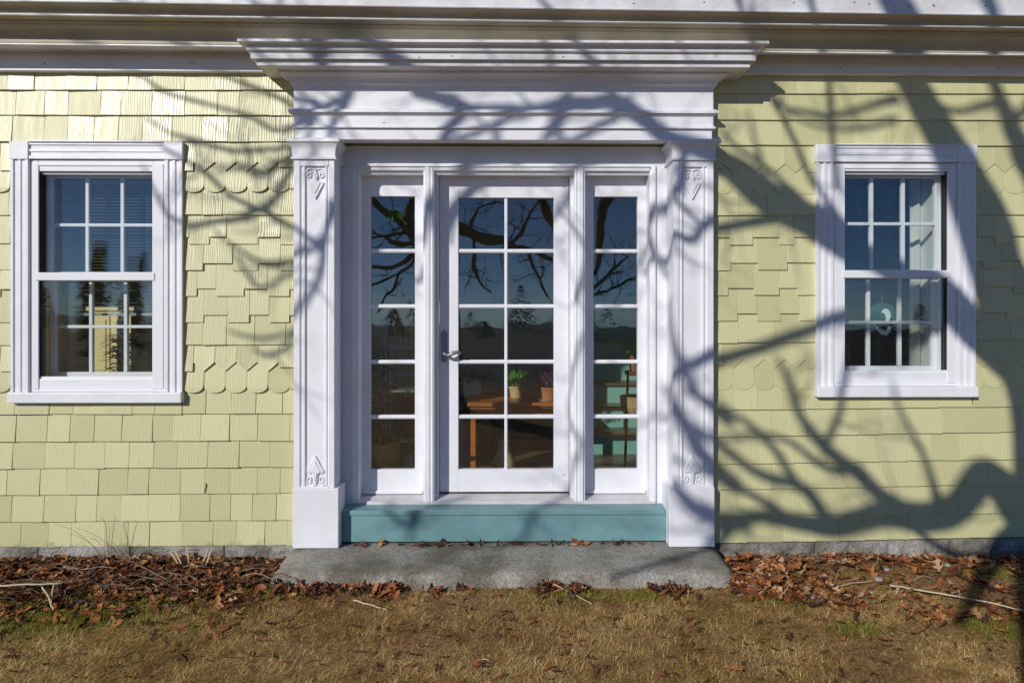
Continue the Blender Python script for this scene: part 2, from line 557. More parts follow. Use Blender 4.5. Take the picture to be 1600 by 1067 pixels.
lay(rows_r, BW-.004, XR, 1116, 1600, WR, .0011, wall_r, True)
in_frame.sort(key=lambda s: -(max(p[0] for p in s[1])-min(p[0] for p in s[1]))*(max(p[1] for p in s[1])-min(p[1] for p in s[1])))
def shingle_build(s, name='shingle'):
    wall, poly, yf = s
    return MB().prism_xz(poly, yf, .001).build(name, M['shingle'], wall, bevel=.0012, seg=1)
for s in in_frame[:340]: shingle_build(s)
rest = in_frame[340:] + out_frame
for wl in (wall_l, wall_r):
    mm = MB()
    for s in rest:
        if s[0] is wl: mm.prism_xz(s[1], s[2], .001)
    o = mm.build('shingle_course', M['shingle'], wl); o['kind'] = 'stuff'
print('shingles', len(in_frame), len(out_frame))

# foundation -------------------------------------------------------
M['granite'] = None
def granite(name, base, scale=90):
    m, t, b = mat_new(name)
    mp = coords(t)
    n1 = N(t, 'ShaderNodeTexNoise', i_Scale=scale, i_Detail=5.0, i_Roughness=0.75)
    n2 = N(t, 'ShaderNodeTexNoise', i_Scale=3.5, i_Detail=5.0, i_Roughness=0.6)
    vo = N(t, 'ShaderNodeTexVoronoi', i_Scale=scale*1.6)
    for n in (n1, n2, vo): t.links.new(mp.outputs[0], n.inputs['Vector'])
    r1 = ramp(t, [(0.32, tuple(v*.42 for v in base)), (0.5, base), (0.68, tuple(min(1, v*1.55) for v in base))])
    t.links.new(n1.outputs['Fac'], r1.inputs[0])
    r2 = ramp(t, [(0.38, (.42, .39, .31)), (0.5, (.85, .82, .76)), (0.62, (1.2, 1.2, 1.2))])
    t.links.new(n2.outputs['Fac'], r2.inputs[0])
    mx = N(t, 'ShaderNodeMix', data_type='RGBA', blend_type='MULTIPLY'); mx.inputs[0].default_value = 0.85
    t.links.new(r1.outputs[0], mx.inputs['A']); t.links.new(r2.outputs[0], mx.inputs['B'])
    t.links.new(mx.outputs['Result'], b.inputs['Base Color'])
    ad = N(t, 'ShaderNodeMath', operation='MULTIPLY_ADD', i_1=0.4)
    t.links.new(vo.outputs['Distance'], ad.inputs[0]); t.links.new(n1.outputs['Fac'], ad.inputs[2])
    bp = N(t, 'ShaderNodeBump', i_Strength=0.8, i_Distance=0.006)
    t.links.new(ad.outputs[0], bp.inputs['Height']); t.links.new(bp.outputs[0], b.inputs['Normal'])
    b.inputs['Roughness'].default_value = 0.85
    return m
M['granite'] = granite('granite', (0.29, 0.28, 0.265))
M['slab'] = granite('granite_slab', (0.285, 0.27, 0.24), 70)
fz = hz(851, -.02) + .006
foundation = MB().box(XL, XR, .0, .3, -.4, fz).build('foundation', M['granite'], house)
x = XL
while x < XR:
    w = random.uniform(.35, .9)
    x1 = min(x+w, XR)
    zr_ = fz - .004 - random.uniform(0, .006) + (.03 if x > 1.2 else 0) * (x-1.2)/2.2
    mb = MB()
    nx, nz = max(3, int((x1-x)/.03)), 7
    vs, fs = [], []
    for i in range(nx+1):
        for k in range(nz+1):
            X = x+.004 + (x1-x-.008)*i/nx; Z = -.12 + (zr_+.12)*k/nz
            e = min(min(i, nx-i)/2, min(k, nz-k)/1.5, 1)
            Y = -.010 - .016*e + .022*mnoise.noise(Vector((X*16, 3.1, Z*16)))*e
            vs.append((X, Y, Z))
    for i in range(nx):
        for k in range(nz):
            a = i*(nz+1)+k
            fs.append((a, a+nz+1, a+nz+2, a+1))
    n0 = len(vs)
    mb.add(vs, fs)
    mb.box(x+.004, x1-.004, -.009, .0005, -.12, zr_-.001)
    mb.build('granite_block', M['granite'], foundation)
    x = x1

# main eave ----------------------------------------------------------
def eave(name, prof, mat):             # prof: (y, row at photo x=0, row at x=1600) closed polygon
    a, b = [], []
    for y, pl, pr in prof:
        xl, xr = hx(0, y), hx(1600, y)
        zl, zr = hz(pl, y, 0), hz(pr, y, 1600)
        s = (zr-zl)/(xr-xl)
        a.append((XL-.3, y, zl + s*(XL-.3-xl))); b.append((XR+.3, y, zl + s*(XR+.3-xl)))
    n = len(a)
    m = MB().add(a+b, [(i, i+n, (i+1) % n+n, (i+1) % n) for i in range(n)] + [tuple(range(n-1,-1,-1)), tuple(range(n, 2*n))])
    return m.build(name, mat, house, bevel=.003)
def zrow(z_l, z_r, y):                 # rows of a given z at both photo ends for plane y
    u0 = math.cos(YAW) + 800/F*math.sin(YAW); u1 = math.cos(YAW) - 800/F*math.sin(YAW)
    return HY - (z_l-CZ)*F*u0/(CY+y), HY - (z_r-CZ)*F*u1/(CY+y)
def both(y, pl, pr): return hz(pl, y, 0), hz(pr, y, 1600)
y1, y2, y3, yf = -.423, -.357, -.205, -.035
e1 = both(y1, 2, 25); e2 = both(y2, 23.2, 43.6); e3 = both(y3, 70, 87.2); e4 = both(yf, 83, 91); e5 = both(yf, 112, 119)
def z2(y, zz, d=0.0): return (y, *zrow(zz[0]+d, zz[1]+d, y))
def cove(ya, za, yb_, zb, n=6):        # quarter hollow: level first, then plumb
    return [z2(ya+(yb_-ya)*math.sin(a), (zb[0]+(za[0]-zb[0])*math.cos(a), zb[1]+(za[1]-zb[1])*math.cos(a))) for a in [math.pi/2*k/n for k in range(n+1)]]
M['soffit'] = painted('soffit_paint_with_warm_bounce', (0.50, 0.45, 0.33), (0.36, 0.31, 0.22), 0.5, 0.3, stain=0.7, grain_x=True)  # white soffit coloured olive to stand in for warm bounced light
e2t = (e2[0]+.0098, e2[1]+.0098); e3t = (e3[0]+.0125, e3[1]+.0125)
eave('fascia_board', [z2(y1, e1), z2(y1, e1, .009), z2(y1+.007, e1, .012), z2(y1+.007, e1, .30), z2(y1+.05, e1, .30), z2(y1+.05, e1, .03), z2(y1+.0115, e1, .03), z2(y1+.0115, e1)], M['white_cornice'])
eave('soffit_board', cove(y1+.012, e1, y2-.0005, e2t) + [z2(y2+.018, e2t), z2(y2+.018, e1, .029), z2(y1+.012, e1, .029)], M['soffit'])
eave('cornice_board', [z2(y2, e2), z2(y2, e2t, -.0004), z2(y2+.02, e2t, -.0004), z2(y2+.02, e2)], M['white_cornice'])
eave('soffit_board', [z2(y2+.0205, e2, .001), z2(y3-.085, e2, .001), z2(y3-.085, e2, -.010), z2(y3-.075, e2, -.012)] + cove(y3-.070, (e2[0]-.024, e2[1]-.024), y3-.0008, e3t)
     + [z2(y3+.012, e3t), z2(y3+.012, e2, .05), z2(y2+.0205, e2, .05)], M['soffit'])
eave('bed_moulding', [z2(y3, e3), z2(y3, e3t, -.0004), z2(y3+.013, e3t, -.0004), z2(y3+.013, e2, .012), z2(y3+.055, e2, .012), z2(yf+.01, e4, .012),
                      z2(yf-.006, e4), z2(yf-.05, e4, .006), z2(yf-.075, e4, .001)], M['white_cornice'])
eave('frieze_board', [z2(yf, e5, .016), z2(yf, e4, .02), z2(.0, e4, .02), z2(.0, e5), z2(yf-.016, e5), z2(yf-.018, e5, .010), z2(yf-.010, e5, .016)], M['white_h'])
M['roof'] = simple('grey_asphalt_shingle_roof', (0.09, 0.09, 0.09), (0.05, 0.05, 0.05), 0.9, 30)
MB().add([(XL-.4, y1-.03, 3.72), (XR+.4, y1-.03, 3.72), (XR+.4, 4.7, 6.1), (XL-.4, 4.7, 6.1), (XL-.4, y1-.03, 3.77), (XR+.4, y1-.03, 3.77), (XR+.4, 4.7, 6.15), (XL-.4, 4.7, 6.15)],
         [(0,3,2,1),(4,5,6,7),(0,1,5,4),(1,2,6,5),(2,3,7,6),(3,0,4,7)]).build('roof', M['roof'], house)

# entablature ----------------------------------------------------------
yb = -.09
def zz(py, o): return hz(py, yb-o)
ent = MB()
ent.box(-BW, BW, .002, yb, zz(199.5, 0), zz(116, .06))
ent.box(-BW+.007, BW-.007, .0025, yb+.008, zz(218.5, 0), zz(199.5, 0)-.0005)
ent = ent.build('entablature', M['white_h'], house, bevel=.003)
prof = [(-.02, zz(64, .25)+.05), (.06, zz(63, .252)+.03), (.252, zz(62.5, .252)), (.254, zz(66.6, .254)), (.243, zz(67.6, .243))]
for k in range(9):
    s = k/8
    o = .240 - .052*s - .012*math.sin(2*math.pi*s)
    prof.append((o, zz(68.5 + 15.5*s, o)))
prof += [(.197, zz(84.6, .197)), (.196, zz(93.2, .196)), (.178, zz(94.6, .178)), (.170, zz(95.5, .170)), (.169, zz(104, .169)), (.155, zz(104, .169)+.004), (.07, zz(104, .169)+.004)]
MB().run(-BW, BW, yb, 0.0, 0.0, prof).build('cornice', M['white_cornice'], ent)
zs = zz(104, .169)+.003
prof = [(.075, zs), (.072, zs-.012), (.062, zs-.014)]
for k in range(7):
    s = k/6
    prof.append((.058-.034*math.sin(s*math.pi/2), zs-.016-.03*s**1.2*1.0))
prof += [(.020, zs-.048), (.020, zs-.058), (.008, zs-.066), (.006, zs-.074), (-.002, zs-.076)]
MB().run(-BW, BW, yb, 0.0, 0.0, prof).build('bed_moulding', M['white_h'], ent)
prof = [(-.002, zz(170, 0)), (.006, zz(170.6, 0)), (.026, zz(172.2, .026)), (.027, zz(176, .027)), (.016, zz(177, .016)), (.009, zz(180, .009)), (-.002, zz(181.5, 0))]
MB().run(-BW, BW, yb, 0.0, 0.0, prof).build('fillet_moulding', M['white_h'], ent)
prof = [(-.002, zz(195.5, 0)), (.010, zz(197.6, .01)), (.010, zz(200.2, .01)), (-.008, zz(200.8, 0))]
MB().run(-BW, BW, yb, 0.0, 0.0, prof).build('fillet_moulding', M['white_h'], ent)

# pilasters -------------------------------------------------------------
PI0 = off(265, yb); JY = .105
z_cap, z_sh, z_pl = zz(218.5, 0)-.0015, zz(250, 0), hz(762, -.1)
z_pb = hz(856.5, -.115)
def arch_tube(pts, r, z0): pass
def ornament(cx, cz, flip, y, parent):
    s = .0041
    f = -1 if flip else 1
    leaf = [(0, 23), (-3, 14), (-4, 9), (-3.2, 5), (-6, 2), (-10, 2.5), (-13, .5), (-11.5, -4), (-8, -10), (-4, -18), (0, -25), (4, -18), (8, -10), (11.5, -4), (13, .5), (10, 2.5), (6, 2), (3.2, 5), (4, 9), (3, 14)]
    m = MB()
    poly = [(cx + a*s, cz + f*b*s) for a, b in leaf]
    if f < 0: poly = poly[::-1]
    m.prism_xz(poly[::-1] if f > 0 else poly, y-.012, y+.003)
    inner = [(cx + (a_-cx)*.62, cz + (b_-cz)*.66) for a_, b_ in (poly[::-1] if f > 0 else poly)]
    m.prism_xz(inner, y-.017, y-.0115)
    for sg in (-1, 1):
        # scroll: a spiral bead
        pts, rr = [], []
        for k in range(26):
            a = k/25*2*math.pi*1.35
            r = 5.2*s*(1-.62*k/25)
            pts.append((cx + sg*(9.0*s + r*math.sin(a-.9)*.85), y-.004, cz + f*(12*s + r*math.cos(a-.9))))
            rr.append(.0066*(1-.25*k/25))
        m.tube(pts, rr, 6)
        # arch moulding round the ornament down to the panel side
        pts = [(cx + sg*q*s, y-.004, cz + f*w_*s) for q, w_ in [(2, 20), (7, 21.5), (12, 20), (15.3, 15), (16.2, 8), (16.2, -6), (16.2, -26)]]
        m.tube(rib(pts, 4), .0062, 6)
    return m.build('carved_ornament', M['white'], parent, bevel=.0025)

for sg in (-1, 1):
    xa, xb = sorted((sg*PI0, sg*BW))
    w = xb - xa
    q = w/61.0
    # the front profile: stile, groove, bead, floor, bead, groove, stile
    pr = [(0, 0), (9, 0), (10.2, .010), (13, .012), (13.6, .004), (16.5, .004), (17.6, .018), (46, .018), (47, .004), (49.6, .004), (50.4, .012), (52, .010), (53, 0), (61, 0)]
    if sg > 0: pr = [(61-a, b) for a, b in pr[::-1]]
    ring = [(xa + a*q, yb + b) for a, b in pr]
    ring += [(xb, .0 if sg > 0 else JY+.01), (xa, JY+.01 if sg > 0 else .0)]
    if sg > 0: ring = ring[:-2] + [(xb, .0), (xb-.09, JY+.01), (xa, JY+.01)]
    else: ring = ring[:-2] + [(xb, JY+.01), (xa+.09, JY+.01), (xa, .0)]
    p = MB().vstrip(ring, z_pl, z_sh).build('pilaster', M['white'], house, bevel=.0015)
    # blocks closing the panel at both ends
    MB().box(xa+9.5*q, xb-9.0*q, yb+.0012, yb+.03, z_sh-.0005, hz(260, yb)).build('panel_block', M['white'], p)
    MB().box(xa+9.5*q, xb-9.0*q, yb+.0012, yb+.03, z_pl+.0005, hz(759, yb)).build('panel_block', M['white'], p)
    xi = .030; xo = .004
    pl = MB()
    px0, px1 = (xa-xo, xb+xi) if sg < 0 else (xa-xi, xb+xo)
    pl.box(px0, px1, yb-.014, -.001 if False else .02, z_pb, z_pl)
    if sg < 0: pl.box(xb-.05, px1-.0005, .0205, JY+.012, z_pb+.01, z_pl-.003)
    else: pl.box(px0+.0005, xa+.05, .0205, JY+.012, z_pb+.01, z_pl-.003)
    pl.build('plinth', M['white'], p, bevel=.006, seg=3)
    # capital
    prof = [(-.01, z_cap), (.037, z_cap), (.038, zz(222, .037)), (.032, zz(222.8, .032))]
    for k in range(7):
        s = k/6
        prof.append((.031 - .022*math.sin(s*math.pi/2), zz(223.5+12*s, .02)))
    prof += [(.008, zz(238, .008)), (.007, zz(245.5, .007)), (.015, zz(246.3, .015)), (.014, zz(249.3, .014)), (.003, zz(250.4, .0)), (-.01, zz(250.4, 0))]
    MB().run(xa, xb, yb, (.0 if sg < 0 else JY), (JY if sg < 0 else .0), prof).build('capital', M['white'], p)
    core = MB().box(xa+.002, xb-.002, yb+.001, .001, z_sh-.002, z_cap-.001)
    if sg < 0: core.box(xb-.03, xb-.002, .0015, JY, z_sh-.002, z_cap-.001)
    else: core.box(xa+.002, xa+.03, .0015, JY, z_sh-.002, z_cap-.001)
    core.build('neck', M['white'], p)
    cx = (xa + (17.6+46)/2*q) if sg < 0 else (xb - (17.6+46)/2*q)
    ornament(cx, hz(286, yb), False, yb+.018, p)
    ornament(cx, hz(737, yb), True, yb+.018, p)

# doorway: back boards, frames, threshold, step ----------------------------
SY, DY = .215, .225
z_th_f, z_th_b = hz(783, .095), hz(769, DY)
fo = off(237, .095); fi = off(222, SY)
zh0 = hz(258, .095)
m = MB()
m.box(-PI0-.03, PI0+.03, JY, JY+.04, zh0+.0, hz(218.5, yb)+.02)
m.box(-PI0-.03, -fo, JY+.0004, JY+.04, z_th_f-.02, zh0-.0005); m.box(fo, PI0+.03, JY+.0004, JY+.04, z_th_f-.02, zh0-.0005)
frame = m.build('door_frame', M['white'], house, bevel=.002)
MB().box(-PI0-.001, PI0+.001, JY-.016, JY-.0005, hz(231, JY), hz(218.5, yb)+.004).build('cove_strip', M['white_h'], frame, bevel=.005)
def cas(x0, x1, z0, z1):              # moulded upright casing, stepped
    w = x1-x0
    pr = [(0, .088), (.25, .085), (.28, .092), (.55, .092), (.58, .100), (1.0, .104)]
    return [(x0 + a*w, b) for a, b in pr] + [(x1, .24), (x0, .24)]
MB().vstrip(cas(-fo, -fi, 0, 0), z_th_f-.004, zh0-.0005).build('side_casing', M['white'], frame, bevel=.0012)
MB().vstrip([(-x_, y_) for x_, y_ in cas(-fo, -fi, 0, 0)][::-1], z_th_f-.004, zh0-.0005).build('side_casing', M['white'], frame, bevel=.0012)
zhb = hz(276, SY)
MB().hstrip([(.086, zh0-.001), (.083, zh0-.012), (.094, zh0-.018), (.096, zh0-.036), (.115, zh0-.042), (.125, zh0-.06), (.150, zhb), (.25, zhb), (.25, zh0-.001)][::-1], -fi+.0004, fi-.0004).build('head_casing', M['white_h'], frame, bevel=.0012)
mi, mo = off(101.5, DY), off(126, .11)
for sg in (-1, 1):
    w = mo-mi
    pr = [(0, .150), (.22, .148), (.24, .098), (.36, .090), (.50, .096), (.55, .088), (.85, .088), (.88, .098), (1.0, .100)]
    ring = [(mi+a*w, b) for a, b in pr] + [(mo, .24), (mi, .24)]
    if sg < 0: ring = [(-x_, y_) for x_, y_ in ring][::-1]
    MB().vstrip(ring, z_th_f-.003, zh0-.0035).build('mullion', M['white'], frame, bevel=.0012)

def panes_grid(parent, xs, zs, y, mat, vb, hb, yb0, yb1, mmat, tilt=True):
    """xs, zs: edges of the glass field split into panes; vb/hb bar widths"""
    X0, X1, Z0, Z1 = xs[0], xs[-1], zs[0], zs[-1]
    for zc in zs[1:-1]:
        MB().vstrip([(X0-.004, yb0+.006), (X0-.004, yb1), (X1+.004, yb1), (X1+.004, yb0+.006)], zc-hb/2, zc+hb/2)
        MB().hstrip([(yb0, zc-hb*.22), (yb0, zc+hb*.22), (yb0+.007, zc+hb/2), (yb1, zc+hb/2), (yb1, zc-hb/2), (yb0+.007, zc-hb/2)][::-1], X0-.004, X1+.004).build('glazing_bar', mmat, parent)
    for xc in xs[1:-1]:
        MB().vstrip([(xc-vb*.22, yb0-.0006), (xc+vb*.22, yb0-.0006), (xc+vb/2, yb0+.0066), (xc+vb/2, yb1-.0006), (xc-vb/2, yb1-.0006), (xc-vb/2, yb0+.0066)], Z0-.004, Z1+.004).build('glazing_bar', mmat, parent)
    for i in range(len(xs)-1):
        for k in range(len(zs)-1):
            a, b, c, d = xs[i]-.003, xs[i+1]+.003, zs[k]-.003, zs[k+1]+.003
            o = MB().box(-(b-a)/2, (b-a)/2, -.002, .002, -(d-c)/2, (d-c)/2).build('pane', mat, parent)
            o.location = ((a+b)/2, y, (c+d)/2)
            if tilt: o.rotation_euler = (R(random.uniform(-.2, .2)), 0, R(random.uniform(-.22, .22)))

def sash(name, x0, x1, z0, z1, gx0, gx1, gz0, gz1, y0, y1, mat, parent, bevel=.002):
    m = MB()
    m.box(x0, gx0, y0, y1, z0, z1); m.box(gx1, x1, y0, y1, z0, z1)
    m.box(gx0, gx1, y0+.0006, y1, gz1, z1); m.box(gx0, gx1, y0+.0006, y1, z0, gz0)
    return m.build(name, mat, parent, bevel=bevel)

rows = [733, 651.5, 565.5, 478.5, 392, 307]
zsd = [hz(r, SY) for r in rows]
for sg in (-1, 1):
    x0, x1 = sorted((sg*(mo-.004), sg*(fi+.004)))
    a, b = sorted((sg*off(139.5, SY), sg*off(209.0, SY)))
    s = sash('sidelight', x0, x1, z_th_b-.004, zhb+.01, a, b, zsd[0], zsd[-1], SY, SY+.045, M['white'], house)
    panes_grid(s, [a, b], zsd, SY+.03, M['glass'], .022, .026, SY+.008, SY+.04, M['white'])
    MB().box(a-.05, b+.05, SY-.012, SY-.0005, z_th_b-.004, z_th_b+.018).build('bottom_strip', M['white_h'], s, bevel=.003)
gw = off(74.6, DY); dx = .012
door = sash('door', -mi+.003, mi-.003, z_th_b+.004, hz(273, DY), -gw+dx, gw+dx, hz(733, DY), hz(309, DY), DY, DY+.045, M['white'], house)
zdd = [hz(r, DY) for r in (733, 651.5, 565.5, 478.5, 392, 309)]
panes_grid(door, [-gw+dx, dx, gw+dx], zdd, DY+.03, M['glass'], .022, .026, DY+.008, DY+.04, M['white'])
MB().box(-mi+.004, mi-.004, DY+.002, DY+.04, z_th_b-.006, z_th_b+.0035).build('weather_strip', M['rubber'], door)
# lever handle on an escutcheon plate
hxp, hzp = hx(694.5, DY), hz(541, DY)
h = MB()
pl = []
for k in range(16):
    a = 2*math.pi*k/16
    pl.append((hxp + .021*math.cos(a), hzp + (.085 if math.sin(a) >= 0 else -.085) + .024*math.sin(a)))
h.prism_xz(pl, DY-.008, DY-.0005)
h.prism_xz([(hxp + .006*math.cos(2*math.pi*k/10), hzp+.07+.009*math.sin(2*math.pi*k/10)) for k in range(10)], DY-.014, DY-.008)
hd = h.build('handle', M['metal'], door, bevel=.002)
lz = hz(552, DY-.05)
h2 = MB().tube([(hxp, DY-.008, lz), (hxp, DY-.05, lz), (hxp+.008, DY-.056, lz)], [.012, .010, .010], 10)
pts = rib([(hxp-.004, DY-.056, lz), (hxp+.03, DY-.058, lz-.012), (hxp+.065, DY-.058, lz+.004), (hxp+.10, DY-.056, lz+.006), (hxp+.108, DY-.05, lz-.006)], 5)
h2.tube(pts, [.009+.004*math.sin(math.pi*i/(len(pts)-1)) for i in range(len(pts))], 8)
for v_ in list(range(0)): pass
o = h2.build('handle', M['metal'], door, smooth=True)
# threshold board, then the teal step
MB().hstrip([(.094, z_th_f-.03), (.094, z_th_f-.003), (.100, z_th_f), (DY-.002, z_th_b-.008), (DY+.1, z_th_b-.006), (DY+.1, z_th_f-.03)][::-1], -fo-.002, fo+.002).build('threshold', M['sill_grey'], house, bevel=.002)
sy_ = -.025
zs_t, zs_b = hz(797, sy_), hz(846.5, sy_)
PIN = PI0-.030
step = MB().hstrip([(sy_+.010, zs_b), (sy_+.010, zs_t-.034), (sy_, zs_t-.030), (sy_, zs_t-.004), (sy_+.004, zs_t), (.20, z_th_f-.012), (.20, zs_b)][::-1], -PIN+.002, PIN-.002)
MB().box(-PIN+.002, PIN-.002, sy_+.0005, .19, zs_b, zs_t-.036)
step.build('doorstep', M['teal'], house, bevel=.003)

# windows ------------------------------------------------------------------
M['inner_l'] = painted('ochre_inner_paint', (0.52, 0.34, 0.10), (0.42, 0.27, 0.09), 0.5, 0.2)
def window(w, inner, oc, rail):
    x0, x1, zt, zb = w['x0'], w['x1'], w['zt'], w['zb']
    cw, bh, sh = .112, .110, .066
    yc = -.040
    win = empty('window', ((x0+x1)/2, yc, zb), parent=house)
    K = Vector(win.location)
    def mk(mb, name, mat, **kw):
        o = mb.build(name, mat, win, **kw); o.location = -K; return o
    # fluted casing
    fl = [(0, .012), (0, 0), (.14, 0), (.17, .009), (.36, .011), (.40, .002), (.55, .002), (.58, .009), (.76, .010), (.80, 0), (.97, 0), (1, .010)]
    for sd in (0, 1):
        ring = [((x0+.003+a*cw) if sd == 0 else (x1-.003-a*cw), yc+b) for a, b in fl]
        xs_ = (ring[-1][0], ring[0][0])
        ring += [(xs_[0], .03), (xs_[1], .03)]
        if sd: ring = ring[::-1]
        mk(MB().vstrip(ring, zb+sh, zt-bh-.001), 'side_casing', M['white'])
        c0, c1 = (x0-.002, x0+cw+.004) if sd == 0 else (x1-cw-.004, x1+.002)
        mk(MB().box(c0, c1, yc-.006, .03, zt-bh, zt+.002), 'corner_block', M['white'], bevel=.003)
    ring = [(yc+b, zt-.002-a*(bh-.004)) for a, b in fl]
    ring += [(.03, zt-bh+.002), (.03, zt-.002)]
    mk(MB().hstrip(ring, x0+cw+.0045, x1-cw-.0045), 'head_casing', M['white_h'])
    mk(MB().hstrip([(yc-.012, zt-.001), (yc-.012, zt+.006), (.0, zt+.012), (.0, zt-.001)], x0+cw+.006, x1-cw-.006), 'drip_cap', M['white_h'])
    mk(MB().box(x0-.003, x1+.001, yc-.022, .03, zb, zb+sh-.001), 'sill', M['white_h'], bevel=.005)
    # storm window frame
    a0, a1 = x0+cw+.0035, x1-cw-.0035
    t1, t0 = zt-bh-.0015, zb+sh+.0005
    ox0, ox1, ozt, ozr1, ozr0, ozb = oc
    m = MB()
    ys = -.022
    m.box(a0, ox0, ys, .05, t0, t1); m.box(ox1, a1, ys, .05, t0, t1)
    m.box(ox0, ox1, ys+.0006, .05, ozt, t1); m.box(ox0, ox1, ys+.0006, .05, t0, ozb)
    mk(m, 'storm_frame', M['vinyl'], bevel=.003)
    m = MB()
    m.box(a0+.012, ox0+.005, ys-.006, ys-.0004, t0+.02, t1-.022); m.box(ox1-.005, a1-.012, ys-.006, ys-.0004, t0+.02, t1-.022)
    m.box(ox0+.005, ox1-.005, ys-.006, ys-.0003, t1-.036, t1-.0225)
    mk(m, 'storm_track', M['vinyl'], bevel=.002)
    mk(MB().box(ox0-.012, ox1+.012, ys-.012, .0, ozr0, ozr1), 'meeting_rail', M['vinyl'], bevel=.004)
    mk(MB().box(ox0, ox1, -.012, .004, ozb-.0005, ozb+.014), 'sash_rail', M['vinyl'], bevel=.002)
    mk(MB().box(ox0+.0004, ox1-.0004, .0, .012, ozt-.016, ozt-.0004), 'sash_rail', M['vinyl'], bevel=.002)
    mk(MB().box(ox0+.0005, ox0+.006, -.01, .04, ozb, ozt), 'gasket', M['rubber'])
    mk(MB().box(ox1-.006, ox1-.0005, -.01, .04, ozb, ozt), 'gasket', M['rubber'])
    for (zz0, zz1, y) in ((ozr1-.003, ozt-.001, .016), (ozb+.001, ozr0+.003, -.002)):
        o = mk(MB().box(-(ox1-ox0)/2+.001, (ox1-ox0)/2-.001, -.0015, .0015, -(zz1-zz0)/2, (zz1-zz0)/2), 'pane', M['storm_glass'])
        o.location = Vector(((ox0+ox1)/2, y, (zz0+zz1)/2)) - K
        o.rotation_euler = (R(random.uniform(-.5, .5)), 0, R(random.uniform(-.3, .3)))
    # inner jamb box and wooden sashes with glazing bars
    m = MB()
    m.box(a0-.0, ox0-.012, .0505, .30, t0-.01, t1+.01); m.box(ox1+.012, a1, .0505, .30, t0-.01, t1+.01)
    m.box(ox0-.012, ox1+.012, .0506, .30, ozt+.012, t1+.01); m.box(ox0-.012, ox1+.012, .0506, .30, t0-.01, ozb-.012)
    mk(m, 'inner_jamb', inner)
    zm = (ozr0+ozr1)/2
    for (q0, q1, y) in ((zm-.01, ozt+.012, .070), (ozb-.012, zm+.012, .108)):
        st = .036
        gx0, gx1, gz0, gz1 = ox0-.012+st, ox1+.012-st, q0+.045, q1-.035
        m = MB()
        m.box(ox0-.0115, gx0, y, y+.034, q0, q1); m.box(gx1, ox1+.0115, y, y+.034, q0, q1)
        m.box(gx0, gx1, y+.0006, y+.034, gz1, q1); m.box(gx0, gx1, y+.0006, y+.034, q0, gz0)
        mk(m, 'sash', M['white'], bevel=.002)
        zc = (gz0+gz1)/2
        mk(MB().box(gx0, gx1, y+.003, y+.03, zc-.010, zc+.010), 'glazing_bar', M['white'], bevel=.003)
        for k in (1, 2):
            xc = gx0+(gx1-gx0)*k/3
            mk(MB().box(xc-.011, xc+.011, y+.0024, y+.0306, gz0, gz1), 'glazing_bar', M['white'], bevel=.003)
        for i in range(3):
            for k in range(2):
                xa_, xb_ = gx0+(gx1-gx0)*i/3, gx0+(gx1-gx0)*(i+1)/3
                za_, zb_ = (gz0, zc) if k == 0 else (zc, gz1)
                o = mk(MB().box(-(xb_-xa_)/2, (xb_-xa_)/2, -.0015, .0015, -(zb_-za_)/2, (zb_-za_)/2), 'pane', M['storm_glass'])
                o.location = Vector(((xa_+xb_)/2, y+.02, (za_+zb_)/2)) - K
                o.rotation_euler = (R(random.uniform(-.3, .3)), 0, R(random.uniform(-.3, .3)))
    return win, (a0, a1, t0, t1)
ysg = -.02
OL = (hx(60, ysg), hx(240, ysg), hz(268, ysg, 150), hz(426, ysg, 150), hz(438.5, ysg, 150), hz(592, ysg, 150))
OR = (hx(1318, ysg), hx(1481, ysg), hz(268, ysg, 1400), hz(422.5, ysg, 1400), hz(434.5, ysg, 1400), hz(582, ysg, 1400))
win_l, boxl = window(WL, M['inner_l'], OL, 0)
win_r, boxr = window(WR, M['white'], OR, 0)
win_l['label'] = 'left window with a slatted blind behind the glass'
win_r['label'] = 'right window with a round glass ornament behind the lower sash'

# nail heads, screws and a split shingle
M['rust'] = simple('rusty_nail', (0.07, 0.035, 0.02), rough=.8)
def studs(parent, pts, r=.0042):
    m = MB()
    for px, py, y in pts:
        p = P(px, py, y)
        m.v += []
        n0 = len(m.v)
        m.lathe([(r, 0), (r*.9, .002), (r*.4, .003), (.0003, .0032)], seg=8)
        for i in range(n0, len(m.v)):
            a, b, c = m.v[i]
            m.v[i] = (p.x + a, p.y - c, p.z + b)
    o = m.build('nail', M['rust'], parent); o['kind'] = 'stuff'
    return o
studs(house, [(1335, 4, y1+.0065), (1358, 6.5, y1+.0065), (1458, 8, y1+.0065), (1459.5, 10, y1+.0065), (1421, 11, y1+.0065), (1540, 9, y1+.0065), (1100, 4, y1+.0065), (990, 6, y1+.0065), (1240, 5, y1+.0065), (1313, 106, yf), (1560, 108, yf), (70, 100, yf), (300, 98, yf)], .0045)
studs(ent, [(510, 88.5, yb-.1965), (655, 90, yb-.1965), (706, 88, yb-.1965), (880, 89, yb-.1965), (1118, 88, yb-.1965), (720, 164, yb), (1100, 172, yb), (600, 192, yb), (960, 190, yb)], .0042)
studs(door, [(881, 293, DY), (700, 640, DY), (881, 742, DY)], .0035)
mb = MB()
cx_, cz_ = hx(320, -.02), hz(762, -.02, 320)
mb.prism_xz([(cx_-.006, cz_-.032), (cx_+.004, cz_-.034), (cx_+.007, cz_-.010), (cx_+.011, cz_+.022), (cx_+.004, cz_+.030), (cx_+.001, cz_+.002)], -.0225, -.006)
mb.build('split', M['backing'], wall_l)

